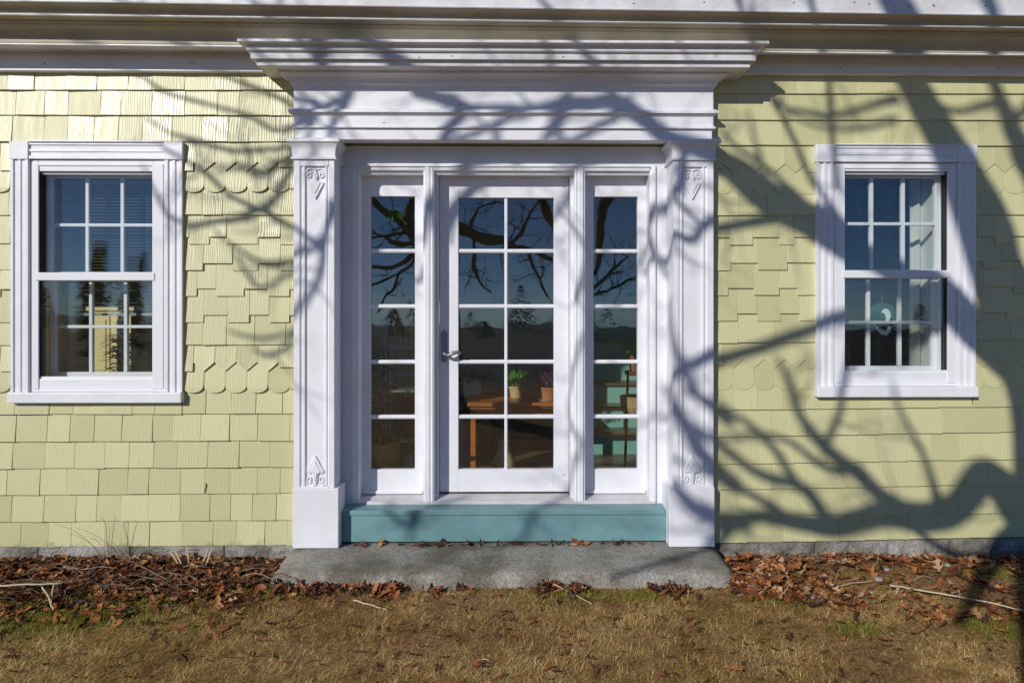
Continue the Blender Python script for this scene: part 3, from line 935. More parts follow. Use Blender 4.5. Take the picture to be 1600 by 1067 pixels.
# ------------------------------------------------------------------ rooms behind the glass
M['floor'] = simple('dark_wood_floor', (0.17, 0.125, 0.08), (0.09, 0.065, 0.045), 0.35, 6, 0.1, stretch=(1, 6, 1))
M['room'] = simple('cream_plaster', (0.72, 0.69, 0.58), (0.66, 0.63, 0.52), 0.8, 4)
M['room_dark'] = simple('brown_panelling', (0.17, 0.115, 0.075), (0.10, 0.07, 0.05), 0.6, 5, 0.2, stretch=(12, 12, 1))
M['room_ochre'] = simple('ochre_plaster', (0.60, 0.47, 0.22), (0.52, 0.40, 0.18), 0.8, 4)
FZ = z_th_b - .01
HZC = 2.95
B = 4.4
m = MB(); m.box(XL, XR, .3, B, FZ-.08, FZ); m.build('room_floor', M['floor'], house)
m = MB(); m.box(XL, XR, .141, B, HZC, HZC+.08); m.build('room_ceiling', M['room'], house)
m = MB(); m.box(-1.58, -1.48, .141, .75, FZ, HZC); m.box(-1.58, -1.48, 2.7, B, FZ, HZC); m.box(-1.58, -1.48, .75, 2.7, 2.45, HZC); m.box(1.48, 1.58, .141, B, FZ, HZC)  # wide left gap added so light from the left room reaches the hall
m.build('partition_wall', M['room'], house)
m = MB(); m.box(XL, XL+.1, .141, .22, FZ, HZC); m.box(XL, XL+.1, 1.42, B, FZ, HZC); m.box(XL, XL+.1, .22, 1.42, FZ, .7); m.box(XL, XL+.1, .22, 1.42, 2.75, HZC)
m.box(XL+.02, XL+.08, .79, .85, .7, 2.75)     # unseen gable opening added to bring sun into the left room
m.build('side_wall', M['room_ochre'], house)
m = MB(); m.box(XR-.1, XR, .141, B, FZ, HZC); m.build('side_wall', M['room_dark'], house)
# rear wall; window openings added to bring daylight indoors
def rear(x0, x1, wins, mat):
    m = MB(); x = x0
    for a, b, z0, z1 in wins:
        m.box(x, a, B, B+.12, FZ-.3, HZC+.2); m.box(a, b, B, B+.12, FZ-.3, z0); m.box(a, b, B, B+.12, z1, HZC+.2); x = b
        m.box((a+b)/2-.02, (a+b)/2+.02, B+.04, B+.08, z0, z1); m.box(a, b, B+.045, B+.075, (z0+z1)/2-.02, (z0+z1)/2+.02)
    m.box(x, x1, B, B+.12, FZ-.3, HZC+.2)
    m.build('rear_wall', mat, house)
rear(XL, -1.53, [(-4.0, -3.3, 1.0, 2.2)], M['room_ochre'])
rear(-1.5298, 1.5298, [(-1.42, -.6, .55, 1.72), (.66, 1.14, 1.2, 2.5)], M['room'])
rear(1.53, XR, [(2.5, 3.1, 1.3, 2.2)], M['room_dark'])
# inner face of the front wall
m = MB()
for a, b, (q0, q1, r0, r1) in ((XL, -1.58, boxl), (1.58, XR, boxr)):
    m.box(a, q0, .1405, .16, FZ, HZC); m.box(q1, b, .1405, .16, FZ, HZC); m.box(q0, q1, .1405, .16, FZ, r0); m.box(q0, q1, .1405, .16, r1, HZC)
m.box(-1.48, -fi-.02, .146, .2, FZ, HZC); m.box(fi+.02, 1.48, .146, .2, FZ, HZC); m.box(-fi-.02, fi+.02, .146, .2, zhb+.05, HZC)
m.build('inner_wall', M['room'], house)
# teal staircase at the right of the hall
M['teal_in'] = painted('teal_stair_paint', (0.20, 0.42, 0.36), (0.17, 0.36, 0.31), 0.45, 0.15)
stair = MB().box(.62, .66, 1.55, 3.9, FZ, FZ+.25).build('staircase', M['room'], house)
for k in range(9):
    y0 = 1.55+.25*k; z0 = FZ+.19*k
    MB().box(.661, 1.478, y0, y0+.03, z0, z0+.16).build('riser', M['teal_in'], stair)
    MB().box(.661, 1.478, y0-.03, y0+.26, z0+.1605, z0+.19).build('tread', M['floor'], stair, bevel=.006)

# blind in the left window
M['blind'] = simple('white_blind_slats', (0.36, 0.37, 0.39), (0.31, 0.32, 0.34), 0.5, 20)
bl = empty('window_blind', ((OL[0]+OL[1])/2, .20, OL[2]), 'white slatted blind hanging inside the left window, lowered past its middle', 'blind')
K = Vector(bl.location)
m = MB()
z = OL[2]-.05; zend = OL[5]+.42
while z > zend:
    c, s_ = math.cos(R(4)), math.sin(R(4))
    m.add([(OL[0]+.01, .20-.0115*c, z-.0115*s_), (OL[1]-.01, .20-.0115*c, z-.0115*s_), (OL[1]-.01, .20+.0115*c, z+.0115*s_), (OL[0]+.01, .20+.0115*c, z+.0115*s_),
           (OL[0]+.01, .20-.0115*c, z-.0115*s_-.001), (OL[1]-.01, .20-.0115*c, z-.0115*s_-.001), (OL[1]-.01, .20+.0115*c, z+.0115*s_-.001), (OL[0]+.01, .20+.0115*c, z+.0115*s_-.001)],
          [(0,3,2,1)[::-1], (4,5,6,7)[::-1], (0,1,5,4), (1,2,6,5), (2,3,7,6), (3,0,4,7)])
    z -= .021
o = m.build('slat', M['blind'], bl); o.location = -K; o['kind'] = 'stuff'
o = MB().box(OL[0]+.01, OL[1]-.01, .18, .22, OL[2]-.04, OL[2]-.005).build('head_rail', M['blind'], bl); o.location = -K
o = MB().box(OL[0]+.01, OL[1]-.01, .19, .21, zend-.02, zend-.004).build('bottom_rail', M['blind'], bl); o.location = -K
m = MB()
for fx in (.2, .8):
    xx = OL[0]+(OL[1]-OL[0])*fx
    m.tube([(xx, .186, OL[2]-.02), (xx, .186, zend-.01)], .001, 5)
o = m.build('cord', M['blind'], bl); o.location = -K

# ------------------------------------------------------------------ ground
def fnoise(x, y, s, o=0.0): return mnoise.noise(Vector((x*s+o, y*s-o, o*.37)))
def gh(x, y):
    d = max(-y, 0)
    base = -.02*max(0, d-3)
    near = math.exp(-((y+.40)/.45)**2)
    h = .020*near + .014*fnoise(x, y, 1.6) + .009*fnoise(x, y, 5, 4) + .007*fnoise(x, y, 13, 8)
    if abs(x) > 1.3 and y > -.9:
        h += (.028 if x < 0 else .020)*min(1, (abs(x)-1.3)/.2)*math.exp(-((y+.30)/.28)**2)
    h -= .050*math.exp(-(y/.17)**2)
    if abs(x) < 1.25 and y > -.62: h -= .018
    if y < -9: h = -.12 - .02*(-y-9)*.4
    return h
def gx_list():
    a = [-160, -90, -50, -28, -16, -10, -7, -5.4]
    b = list(np.linspace(-4.6, 4.6, 330))
    return a + b + [-v for v in a[::-1]]
def gy_list():
    return [-160, -100, -60, -36, -22, -14, -10, -7.5, -6, -5, -4, -3.2] + list(np.linspace(-2.6, .02, 120)) + [.25, 5, 20, 60, 160]
gxs, gys = gx_list(), gy_list()
V = np.array([(x, y, gh(x, min(y, 0)) if y < .1 else -.12) for y in gys for x in gxs])
nx = len(gxs)
Fq = np.array([(j*nx+i, j*nx+i+1, (j+1)*nx+i+1, (j+1)*nx+i) for j in range(len(gys)-1) for i in range(nx-1)])
def ground_mat():
    m, t, b = mat_new('soil_and_thatch')
    mp = coords(t)
    n1 = N(t, 'ShaderNodeTexNoise', i_Scale=45.0, i_Detail=8.0, i_Roughness=0.75)
    n2 = N(t, 'ShaderNodeTexNoise', i_Scale=1.4, i_Detail=5.0)
    t.links.new(mp.outputs[0], n1.inputs['Vector']); t.links.new(mp.outputs[0], n2.inputs['Vector'])
    r1 = ramp(t, [(0.30, (.075, .038, .018)), (0.50, (.30, .165, .065)), (0.70, (.58, .37, .16))])
    t.links.new(n1.outputs['Fac'], r1.inputs[0])
    r2 = ramp(t, [(0.42, (.85, .76, .66)), (0.62, (.95, 1.0, .6))])
    t.links.new(n2.outputs['Fac'], r2.inputs[0])
    mx = N(t, 'ShaderNodeMix', data_type='RGBA', blend_type='MULTIPLY'); mx.inputs[0].default_value = .8
    t.links.new(r1.outputs[0], mx.inputs['A']); t.links.new(r2.outputs[0], mx.inputs['B'])
    tc = N(t, 'ShaderNodeTexCoord'); sx = N(t, 'ShaderNodeSeparateXYZ'); t.links.new(tc.outputs['Object'], sx.inputs[0])
    mr = N(t, 'ShaderNodeMapRange'); mr.inputs['From Min'].default_value = -10; mr.inputs['From Max'].default_value = -15
    t.links.new(sx.outputs['Y'], mr.inputs['Value'])
    mw = N(t, 'ShaderNodeMix', data_type='RGBA'); t.links.new(mr.outputs['Result'], mw.inputs[0])
    t.links.new(mx.outputs['Result'], mw.inputs['A']); mw.inputs['B'].default_value = (.045, .036, .024, 1)
    t.links.new(mw.outputs['Result'], b.inputs['Base Color'])
    bp = N(t, 'ShaderNodeBump', i_Strength=1.0, i_Distance=.02)
    t.links.new(n1.outputs['Fac'], bp.inputs['Height']); t.links.new(bp.outputs[0], b.inputs['Normal'])
    b.inputs['Roughness'].default_value = .95
    return m
M['ground'] = ground_mat()
go = np_mesh('ground', V, Fq, M['ground'], smooth=True); go['kind'] = 'structure'

# granite slab below the step
sx0, sx1 = hx(425, -.5), hx(1149, -.5)
SLZ = hz(856.5, -.115) - .002
nxs, prof = 90, []
cr = [(.02, 0), (-.05, 0), (-.12, 0), (-.20, -.002), (-.28, -.003), (-.36, -.004), (-.43, -.006), (-.475, -.012), (-.50, -.026), (-.512, -.05), (-.515, -.10), (-.515, -.22)]
vs, fs = [], []
for i in range(nxs+1):
    s = i/nxs; x = sx0 + (sx1-sx0)*s
    for k, (y, z) in enumerate(cr):
        e = min(1, min(s, 1-s)*22)
        yy = y + (.030*mnoise.noise(Vector((x*1.7, 5, 0))) + .020*mnoise.noise(Vector((x*6, 2, z*9))) + .012*mnoise.noise(Vector((x*19, 4, z*22))))*min(1, -y*2.2+.0)
        zz_ = SLZ + z + .006*mnoise.noise(Vector((x*4, y*5, 3))) + .005*mnoise.noise(Vector((x*15, y*17, 3)))*min(1, -y*4) - (.0 if e >= 1 else .02*(1-e)**2) - .010*mnoise.noise(Vector((x*1.1, 7, 1)))*(-y)
        if k < 3: zz_ = min(zz_, SLZ + .000)
        xx = x + (.012*mnoise.noise(Vector((s*3, y*6, z*8))) if s in (0, 1) else 0) + (.04*(y+.5)*(1-e)*(-1 if s < .5 else 1) if y > -.5 else 0)
        vs.append((xx, yy, zz_))
n = len(cr)
for i in range(nxs):
    for k in range(n-1):
        fs.append((i*n+k, i*n+k+1, (i+1)*n+k+1, (i+1)*n+k))
fs.append(tuple(range(n-1, -1, -1))); fs.append(tuple(nxs*n+k for k in range(n)))
slab = MB().add(vs, fs).build('stone_slab', M['slab'], smooth=True)
tag(slab, 'long rough grey granite slab on the ground below the teal doorstep', 'stone step')

# ------------------------------------------------------------------ fallen leaves
def leaf_template(seed):
    r = random.Random(seed)
    K = 7
    half = [.03, .20, .085, .30, .10, .22, .02]
    ys = [0, .17, .32, .50, .66, .84, 1.0]
    half = [h*r.uniform(.85, 1.2) for h in half]
    v = []
    fold, curl, tw = r.uniform(.15, .9), r.uniform(-.6, .9), r.uniform(-.5, .5)
    for h, y in zip(half, ys):
        zc = curl*(y-.5)**2
        for sgn, w in ((-1, 1), (0, 0), (1, 1)):
            xx = sgn*h*.8*r.uniform(.85, 1.1)
            yy = y + (.09*abs(sgn) if h > .15 else -.02*abs(sgn))
            v.append((xx, yy-.5, zc + abs(xx)*fold + tw*xx*(y-.5)))
    f = []
    for i in range(K-1):
        a = i*3
        f += [(a, a+1, a+4, a+3), (a+1, a+2, a+5, a+4)]
    return np.array(v), np.array(f)
TPL = [leaf_template(s) for s in range(14)]
M['leaf'] = tint_mat('dead_oak_leaf', [(0.0, (.035, .018, .012)), (0.22, (.095, .036, .020)), (0.45, (.20, .066, .025)), (0.66, (.34, .115, .036)), (0.82, (.46, .20, .068)), (1.0, (.42, .30, .19))], .55)
def bed_front(x):
    if x < 0: return -(.50 + .22*max(0, (-x-1.3))/1.4) + .05*fnoise(x, 0, 3)
    return -(.42 + .34*min(1, max(0, (x-1.3))/1.1)) + .06*fnoise(x, 1, 3)
def rot_mats(n, tilt):
    az = RNG.uniform(0, 2*np.pi, n); tx = RNG.normal(0, tilt, n); ty = RNG.normal(0, tilt, n)
    ca, sa, cx, sx, cy, sy = np.cos(az), np.sin(az), np.cos(tx), np.sin(tx), np.cos(ty), np.sin(ty)
    Z, O = np.zeros(n), np.ones(n)
    Rz = np.stack([np.stack([ca, -sa, Z], -1), np.stack([sa, ca, Z], -1), np.stack([Z, Z, O], -1)], 1)
    Rx = np.stack([np.stack([O, Z, Z], -1), np.stack([Z, cx, -sx], -1), np.stack([Z, sx, cx], -1)], 1)
    Ry = np.stack([np.stack([cy, Z, sy], -1), np.stack([Z, O, Z], -1), np.stack([-sy, Z, cy], -1)], 1)
    return Rz @ Rx @ Ry
def leaves(name, pts, tilt, s0, s1, tint_fn):
    Vs, Fs, T = [], [], []
    base = 0
    n = len(pts)
    Rm = rot_mats(n, tilt)
    for i, (x, y, z) in enumerate(pts):
        v, f = TPL[random.randrange(len(TPL))]
        s = random.uniform(s0, s1)
        w = (v*[s, s, s]) @ Rm[i].T + [x, y, z]
        Vs.append(w); Fs.append(f+base); base += len(v)
        T.append(np.full(len(v), tint_fn(x, y)) + RNG.normal(0, .03, len(v)))
    o = np_mesh(name, np.concatenate(Vs), np.concatenate(Fs), M['leaf'], {'tint': np.clip(np.concatenate(T), 0, 1)})
    o['kind'] = 'stuff'
    return o
pts = []
def ok(x, y): return y < -.035 and not (sx0-.02 < x < sx1+.02 and y > -.50)
while len(pts) < 4600:                     # deep drift at the left
    x = random.uniform(-3.75, -1.30); f = bed_front(x)
    y = random.uniform(f, -.03) if random.random() < .77 else f + .06 - abs(random.gauss(0, .19))
    if ok(x, y): pts.append((x, y, gh(x, y) + random.uniform(.003, .034)*(1 if y > f*.85 else .4)))
while len(pts) < 6150:                     # thinner at the right, thick beside the slab
    x = random.uniform(1.27, 3.9); f = bed_front(x)
    y = random.uniform(f-.30, -.03)
    dens = max(.16, 1 - (x-1.3)/.7) if y < -.16 else .6
    if random.random() > dens: continue
    if ok(x, y): pts.append((x, y, gh(x, y) + random.uniform(.004, .040 if dens > .5 else .018)))
leaves('leaf_litter', pts, .33, .035, .115, lambda x, y: min(1, max(0, random.gauss(.42 if x < 0 else .56, .29))))
pts = []
while len(pts) < 380:                      # along the front of the slab
    x = random.uniform(-1.3, 1.3); y = -.53 - abs(random.gauss(0, .075))
    if fnoise(x, 2, 2.2) + .5*fnoise(x, 3, 7) < random.uniform(-.25, .25): continue
    pts.append((x, y, gh(x, y) + random.uniform(.008, .03)))
for _ in range(55):                        # caught in the gap below the teal step
    x = random.uniform(-1.0, 1.02); pts.append((x, random.uniform(-.07, -.035), SLZ + random.uniform(.004, .01)))
leaves('leaf_litter', pts, .6, .03, .095, lambda x, y: min(1, max(0, random.gauss(.38, .25))))
pts = []
while len(pts) < 900:                      # crumbled bits through the lawn
    x, y = random.uniform(-2.9, 2.9), -random.uniform(.55, 1.75)
    pts.append((x, y, gh(x, y) + random.uniform(.010, .022)))
leaves('leaf_litter', pts, .4, .014, .055, lambda x, y: min(1, max(0, random.gauss(.28, .18))))

# single leaves that lie out on the grass
big = [(968, 906, .55, 'upright russet oak leaf at the front edge of the granite slab'),
       (905, 917, .5, 'brown oak leaf at the front of the slab, under the middle of the door'),
       (640, 912, .45, 'brown oak leaf at the front of the slab, below the left sidelight'),
       (398, 985, .18, 'dark brown oak leaf lying on the grass below the left pilaster'),
       (592, 985, .2, 'dark curled oak leaf on the lawn below the left sidelight'),
       (745, 1042, .65, 'rust-red oak leaf near the bottom of the lawn, below the door handle'),
       (1145, 1046, .7, 'rusty oak leaf low on the lawn below the right pilaster'),
       (1000, 962, .85, 'light tan oak leaf on the lawn below the right sidelight'),
       (880, 1003, .85, 'orange-tan oak leaf in the middle of the lawn below the door'),
       (1090, 1012, .55, 'red-brown oak leaf on the lawn, left of the rusty leaf below the right pilaster'),
       (1232, 990, .3, 'dark oak leaf on the lawn just below the green moss beside the slab'),
       (1566, 985, .68, 'large russet oak leaf on the grass at the far right'),
       (1382, 1000, .6, 'russet oak leaf on the grass below the long pale stick'),
       (1345, 932, .95, 'pale tan oak leaf on the bare soil under the right window'),
       (1452, 872, .95, 'bright orange oak leaf by the foundation right of the right window'),
       (330, 966, .3, 'dark brown oak leaf at the grassy edge of the left leaf bed'),
       (262, 1002, .25, 'dark oak leaf lying in the greener grass at lower left')]
for k, (px, py, tn, lb) in enumerate(big):
    p = G(px, py, .03)
    v, f = TPL[k % len(TPL)]
    s = random.uniform(.06, .10)
    a = random.uniform(0, 6.28)
    Rm = np.array(Matrix.Rotation(a, 3, 'Z') @ Matrix.Rotation(random.uniform(-.5, .5), 3, 'X'))
    o = np_mesh('fallen_leaf', (v*s) @ Rm.T, f, M['leaf'], {'tint': np.clip(np.full(len(v), tn)+RNG.normal(0, .03, len(v)), 0, 1)})
    o.location = (p.x, p.y, gh(p.x, p.y) + .024)
    tag(o, lb, 'leaf', 'loose oak leaves on the lawn')

# ------------------------------------------------------------------ grass
M['grass'] = tint_mat('winter_grass', [(0.0, (.11, .050, .022)), (0.22, (.38, .20, .070)), (0.46, (.70, .44, .165)), (0.66, (.92, .70, .36)), (0.75, (.50, .36, .06)), (0.88, (.26, .28, .040)), (1.0, (.085, .22, .020))], .75, trans=.3)
def grass(name, n, xr, yr, lmin, lmax, lay_, seed_fn, wid=.0011):
    x = RNG.uniform(*xr, n); y = RNG.uniform(*yr, n)
    keep, tint = [], []
    for i in range(n):
        t_ = seed_fn(x[i], y[i])
        keep.append(t_ is not None); tint.append(t_ if t_ is not None else 0)
    keep = np.array(keep); x, y = x[keep], y[keep]; tint = np.array(tint)[keep]
    n = len(x)
    z = np.array([gh(a, b) for a, b in zip(x, y)]) - .002
    # local lie of the matted grass, so that tufts comb one way
    az = np.array([2.6*mnoise.noise(Vector((a*2.3, b*2.3, 9))) + 2.2*mnoise.noise(Vector((a*9, b*9, 2))) for a, b in zip(x, y)])*2 + RNG.normal(0, 1.5, n)
    L = RNG.uniform(lmin, lmax, n)
    el = np.clip(RNG.normal(lay_, .35, n), -.02, 1.45)
    d = np.stack([np.cos(az)*np.cos(el), np.sin(az)*np.cos(el), np.sin(el)], -1)
    side = np.stack([-np.sin(az), np.cos(az), np.zeros(n)], -1)*(RNG.uniform(.6, 1.5, n)*wid)[:, None]
    bend = np.stack([np.cos(az), np.sin(az), -RNG.uniform(.2, 1.1, n)], -1)*(L*.22)[:, None] + RNG.normal(0, .12, (n, 3))*L[:, None]
    p0 = np.stack([x, y, z], -1)
    p1 = p0 + d*(L*.5)[:, None]
    p2 = p0 + d*L[:, None] + bend
    p2[:, 2] = np.maximum(p2[:, 2], p0[:, 2] + .003)
    V = np.stack([p0-side, p0+side, p1-side*.9, p1+side*.9, p2-side*.25, p2+side*.25], 1).reshape(-1, 3)
    b = np.arange(n)[:, None]*6
    Fq = np.concatenate([b+np.array([[0, 1, 3, 2]]), b+np.array([[2, 3, 5, 4]])], 0)
    o = np_mesh(name, V, Fq, M['grass'], {'tint': np.repeat(np.clip(tint, 0, 1), 6)})
    o['kind'] = 'stuff'
    return o
mossy = [(G(455, 926), .17, 1.1), (G(1190, 938), .14, 1.0), (G(1246, 945), .09, 1.5), (G(1000, 935), .22, .35), (G(640, 905), .15, .4), (G(1560, 985), .2, .7), (G(200, 950), .5, .35), (G(60, 960), .4, .5), (G(1540, 905), .14, .8), (G(1340, 985), .16, .5), (G(880, 935), .3, .3)]
def green(x, y):
    g = 0
    for c, r, a in mossy:
        q = ((x-c.x)**2 + ((y-c.y)*1.6)**2)/(r*r)
        if q < 4: g += a*math.exp(-q*1.4)
    return g
def lawn(x, y):
    if abs(x) > (4.4+y)*.82 + .25: return None
    if sx0-.01 < x < sx1+.01 and y > -.535: return None
    f = bed_front(x)
    if abs(x) > 1.25 and y > f + .04:
        if random.random() > (.04 if x < 0 else .13): return None
    if -.7 < y < -.5 and abs(x) < 1.3 and random.random() < .35: return None
    pn = .5 + .5*fnoise(x, y, 2.1, 6) + .25*fnoise(x, y, 7, 2)
    if pn < .34 and random.random() < .8: return None      # thin places where dark thatch shows
    gq = green(x, y)
    left = max(0, min(1, (-x-.6)/1.4))*.30 * max(0, min(1, (y+1.9)/.8))
    if random.random() < gq*1.5 + left*.75 + .11 + .16*max(0, fnoise(x, y, 1.9, 12)): return random.uniform(.72, .97)
    return min(.68, max(.02, random.gauss(.41 + .28*fnoise(x, y, 2.6, 1) + .28*fnoise(x, y, 10, 3), .18)))
grass('lawn_grass', 330000, (-3.3, 3.3), (-1.85, -.33), .010, .048, .30, lawn, .00085)
def tuft(x, y):
    if green(x, y) < .22*random.uniform(.5, 1.6): return None
    if sx0-.01 < x < sx1+.01 and y > -.535: return None
    return random.uniform(.76, 1.0)
grass('green_grass', 110000, (-3.2, 3.2), (-1.6, -.3), .016, .042, .85, tuft, .0011)
def far_lawn(x, y):
    return min(.9, max(.05, random.gauss(.42, .18)))
grass('lawn_grass', 30000, (-8, 8), (-11, -1.8), .05, .12, .5, far_lawn, .004)

# dead stems tangled through the left-hand bed, thinner ones at the right
M['stem'] = tint_mat('dead_stem', [(0.0, (.06, .04, .025)), (.5, (.22, .16, .10)), (1.0, (.46, .38, .27))], .8)
def stems(n, xr, pale):
    mb, tt = MB(), []
    for _ in range(n):
        x = random.uniform(*xr); f = bed_front(x)
        y = random.uniform(f-.05, -.06) if x < 0 else random.uniform(f-.03, -.06)
        if not ok(x, y): continue
        if x < 0 and random.random() < .55: y = f + random.uniform(-.04, .18)
        az = random.gauss(.12, .6); L = random.uniform(.06, .26)
        p = Vector((x, y, gh(x, y) + random.uniform(.02, .05)))
        pts = [p + Vector((math.cos(az)*L*s + random.gauss(0, .012), math.sin(az)*L*s + random.gauss(0, .012), .02*math.sin(s*3) + random.gauss(0, .006))) for s in (0, .33, .66, 1)]
        n0 = len(mb.v)
        mb.tube(rib(pts, 2), random.uniform(.0010, .0024), 4)
        tt += [min(1, max(0, random.gauss(pale, .25)))]*(len(mb.v)-n0)
    o = np_mesh_from(mb, 'dead_stems', M['stem'], tt); o['kind'] = 'stuff'
def np_mesh_from(mb, name, mat, tint):
    o = mb.build(name, mat)
    at = o.data.attributes.new('tint', 'FLOAT', 'POINT')
    if len(at.data) == len(tint): at.data.foreach_set('value', np.array(tint, dtype=np.float32))
    return o
stems(210, (-3.7, -1.3), .36)
stems(90, (1.3, 3.8), .35)

# single sticks and stalks
M['straw'] = simple('bleached_stalk', (0.60, 0.50, 0.33), (0.44, 0.35, 0.22), .7, 30)
M['brownstalk'] = simple('brown_stalk', (0.25, 0.15, 0.07), (0.15, 0.09, 0.045), .7, 30)
def stick(name, pix, r, label, cat, mat='straw', group=None, z0=.03, lifts=None):
    pts = []
    for i, (px, py) in enumerate(pix):
        p = G(px, py, z0); zl = gh(p.x, p.y) + .022 + (lifts[i] if lifts else 0)
        p = G(px, py, zl); p.z = zl
        pts.append(p)
    c = sum(pts, Vector())/len(pts)
    q = rib([tuple(p-c) for p in pts], 5)
    q = [np.array(a) + RNG.normal(0, .0012, 3) for a in q]
    o = MB().tube(q, [r*(1-.35*i/(len(q)-1)) for i in range(len(q))], 6).build(name, M[mat], smooth=True)
    o.location = c
    tag(o, label, cat, group)
    return o
stick('dry_stalk', [(-30, 916), (40, 913), (97, 911)], .0055, 'long bleached stalk lying level across the leaf bed at the far left', 'stalk', lifts=[.05, .06, .06])
stick('dry_stalk', [(66, 917), (76, 933), (83, 953)], .0050, 'short pale stalk slanting down from the long bleached stalk in the leaf bed', 'stalk', lifts=[.05, .02, 0])
stick('dry_stalk', [(84, 913), (81, 930), (80, 942)], .0042, 'shorter upright pale stalk under the end of the long bleached stalk', 'stalk', lifts=[.05, .02, 0])
stick('dry_stalk', [(553, 937), (580, 945), (604, 952)], .0042, 'short white stick lying on the grass in front of the granite slab', 'stick')
stick('dry_stalk', [(850, 904), (890, 907), (925, 910)], .0038, 'level arm of the pale forked stalk at the front of the granite slab', 'stalk', lifts=[.02, .01, 0])
stick('dry_stalk', [(850, 904), (885, 922), (925, 943)], .0034, 'pale stalk slanting onto the grass from the front of the granite slab', 'stalk', lifts=[.02, .01, 0])
stick('dry_stalk', [(1390, 914), (1450, 924), (1530, 938), (1610, 956)], .0055, 'long pale stick lying across the bare soil at the right', 'stick', lifts=[.01, .015, .015, .01])
stick('dry_stalk', [(1300, 918), (1330, 911), (1362, 907)], .0028, 'thin pale stem on the bare soil below the right window', 'stick')
stick('dry_stalk', [(1218, 934), (1224, 926), (1231, 918)], .003, 'small pale stem standing up from moss right of the granite slab', 'stick', lifts=[0, .02, .05])
stick('dry_stalk', [(192, 870), (225, 887), (262, 905)], .0048, 'brown broken stalk lying aslant on the leaf bed', 'stalk', 'brownstalk', lifts=[.05, .03, .01])
stick('dry_stalk', [(740, 1038), (752, 1029), (764, 1031)], .0026, 'curled grey stem on the lawn before the door', 'stem')
for i, (px0, py0, px1, py1, w) in enumerate([(266, 864, 285, 897, 'leftmost'), (273, 862, 288, 897, 'second'), (290, 851, 296, 895, 'tall middle'), (325, 856, 312, 892, 'fourth'), (331, 855, 317, 898, 'rightmost')]):
    b = G(px1, py1, .03); b.z = gh(b.x, b.y)
    dd = CY + b.y
    t_ = Vector((hx(px0, b.y), b.y + .01, hz(py0, b.y, px0)))
    o = MB().tube([Vector((0, 0, 0)), (t_-b)*.5 + Vector((.003, 0, 0)), t_-b], [.0050, .0047, .0042], 7).build('dry_stalk', M['straw'], smooth=True)
    o.location = b
    tag(o, f'{w} of the five cut straw stalks standing in the leaf bed', 'stalk', 'cut stalks standing in the leaf bed')
# bare little shrub against the foundation
sh = MB()
cpt = Vector((hx(172, -.12), -.12, .0))
for (dx_, dz_, r_) in [(-.05, .30, .0022), (.03, .31, .002), (-.015, .25, .0018), (.07, .16, .0016), (-.11, .17, .0016), (-.30, .26, .0018), (-.22, .20, .0014), (.02, .12, .0016)]:
    pts = [Vector((dx_*.1, 0, 0)), Vector((dx_*.35, random.uniform(-.01, .01), dz_*.5)), Vector((dx_*.8, random.uniform(-.02, .02), dz_*.85)), Vector((dx_*1.15, 0, dz_))]
    sh.tube(rib([tuple(p) for p in pts], 4), [r_*(1-.6*i/12) for i in range(13)], 5)
shr = sh.build('bare_shrub', M['brownstalk'], smooth=True); shr.location = cpt
tag(shr, 'thin leafless shoots standing against the foundation below the left window', 'shrub')
# pebbles at the right
pm = [granite('pebble', (.34, .32, .29), 40)]
for px, py, s, lb in [(1372, 910, .026, 'largest pale pebble in the bare soil, below the right window'), (1385, 896, .018, 'small pebble between the largest pebble and the foundation'),
                  (1480, 888, .020, 'grey pebble near the foundation, right of the right window'), (1265, 918, .022, 'grey pebble on the leaves right of the granite slab'),
                  (1270, 933, .018, 'small pebble beside the green moss right of the slab'), (1360, 924, .014, 'tiny pebble just in front of the largest pebble')]:
    p = G(px, py, .03)
    vs = []
    mb = MB(); prof = [(0.001, -.4), (.7, -.3), (1, 0), (.75, .42), (.3, .6), (0.001, .62)]
    mb.lathe(prof, seg=10)
    mb.v = [tuple(np.array(v)*s*(1+.3*mnoise.noise(Vector(v)*1.3+Vector((px, 0, 0))))) for v in mb.v]
    o = mb.build('pebble', pm[0], smooth=True); o.location = (p.x, p.y, gh(p.x, p.y)+.012)
    tag(o, lb, 'pebble', 'pebbles in the soil at the right')

# ------------------------------------------------------------------ things inside the house
M['orange_wood'] = simple('orange_varnished_wood', (0.48, 0.16, 0.035), (0.34, 0.10, 0.02), .3, 5, .1, stretch=(1, 8, 8))
M['terracotta'] = simple('terracotta', (0.45, 0.18, 0.08), (0.36, 0.14, 0.06), .8, 12)
M['beige_pot'] = simple('beige_ceramic', (0.55, 0.40, 0.20), (0.48, 0.35, 0.17), .5, 12)
M['white_pot'] = simple('white_ceramic', (0.75, 0.75, 0.73), (0.65, 0.65, 0.63), .35, 6)
M['wicker'] = simple('wicker', (0.46, 0.33, 0.15), (0.26, 0.18, 0.08), .7, 60, .6)
M['green_leaf'] = simple('green_leaf', (0.16, 0.42, 0.04), (0.09, 0.26, 0.03), .5, 20)
M['dark_leaf'] = simple('dark_green_leaf', (0.045, 0.11, 0.03), (0.02, 0.06, 0.015), .5, 20)
M['heather'] = simple('purple_heather', (0.33, 0.06, 0.26), (0.18, 0.03, 0.15), .7, 30)
M['soil'] = simple('potting_soil', (0.03, 0.022, 0.015), rough=.95, scale=60)
M['dark_wood'] = simple('dark_wood', (0.09, 0.05, 0.03), (0.05, 0.03, 0.018), .4, 6, .1, stretch=(1, 8, 8))
M['curtain'] = simple('beige_curtain', (0.62, 0.46, 0.30), (0.52, 0.38, 0.24), .9, 10)
t = M['curtain'].node_tree; tl = N(t, 'ShaderNodeBsdfTranslucent'); tl.inputs[0].default_value = (.90, .72, .52, 1)
ms = N(t, 'ShaderNodeMixShader'); ms.inputs[0].default_value = .75
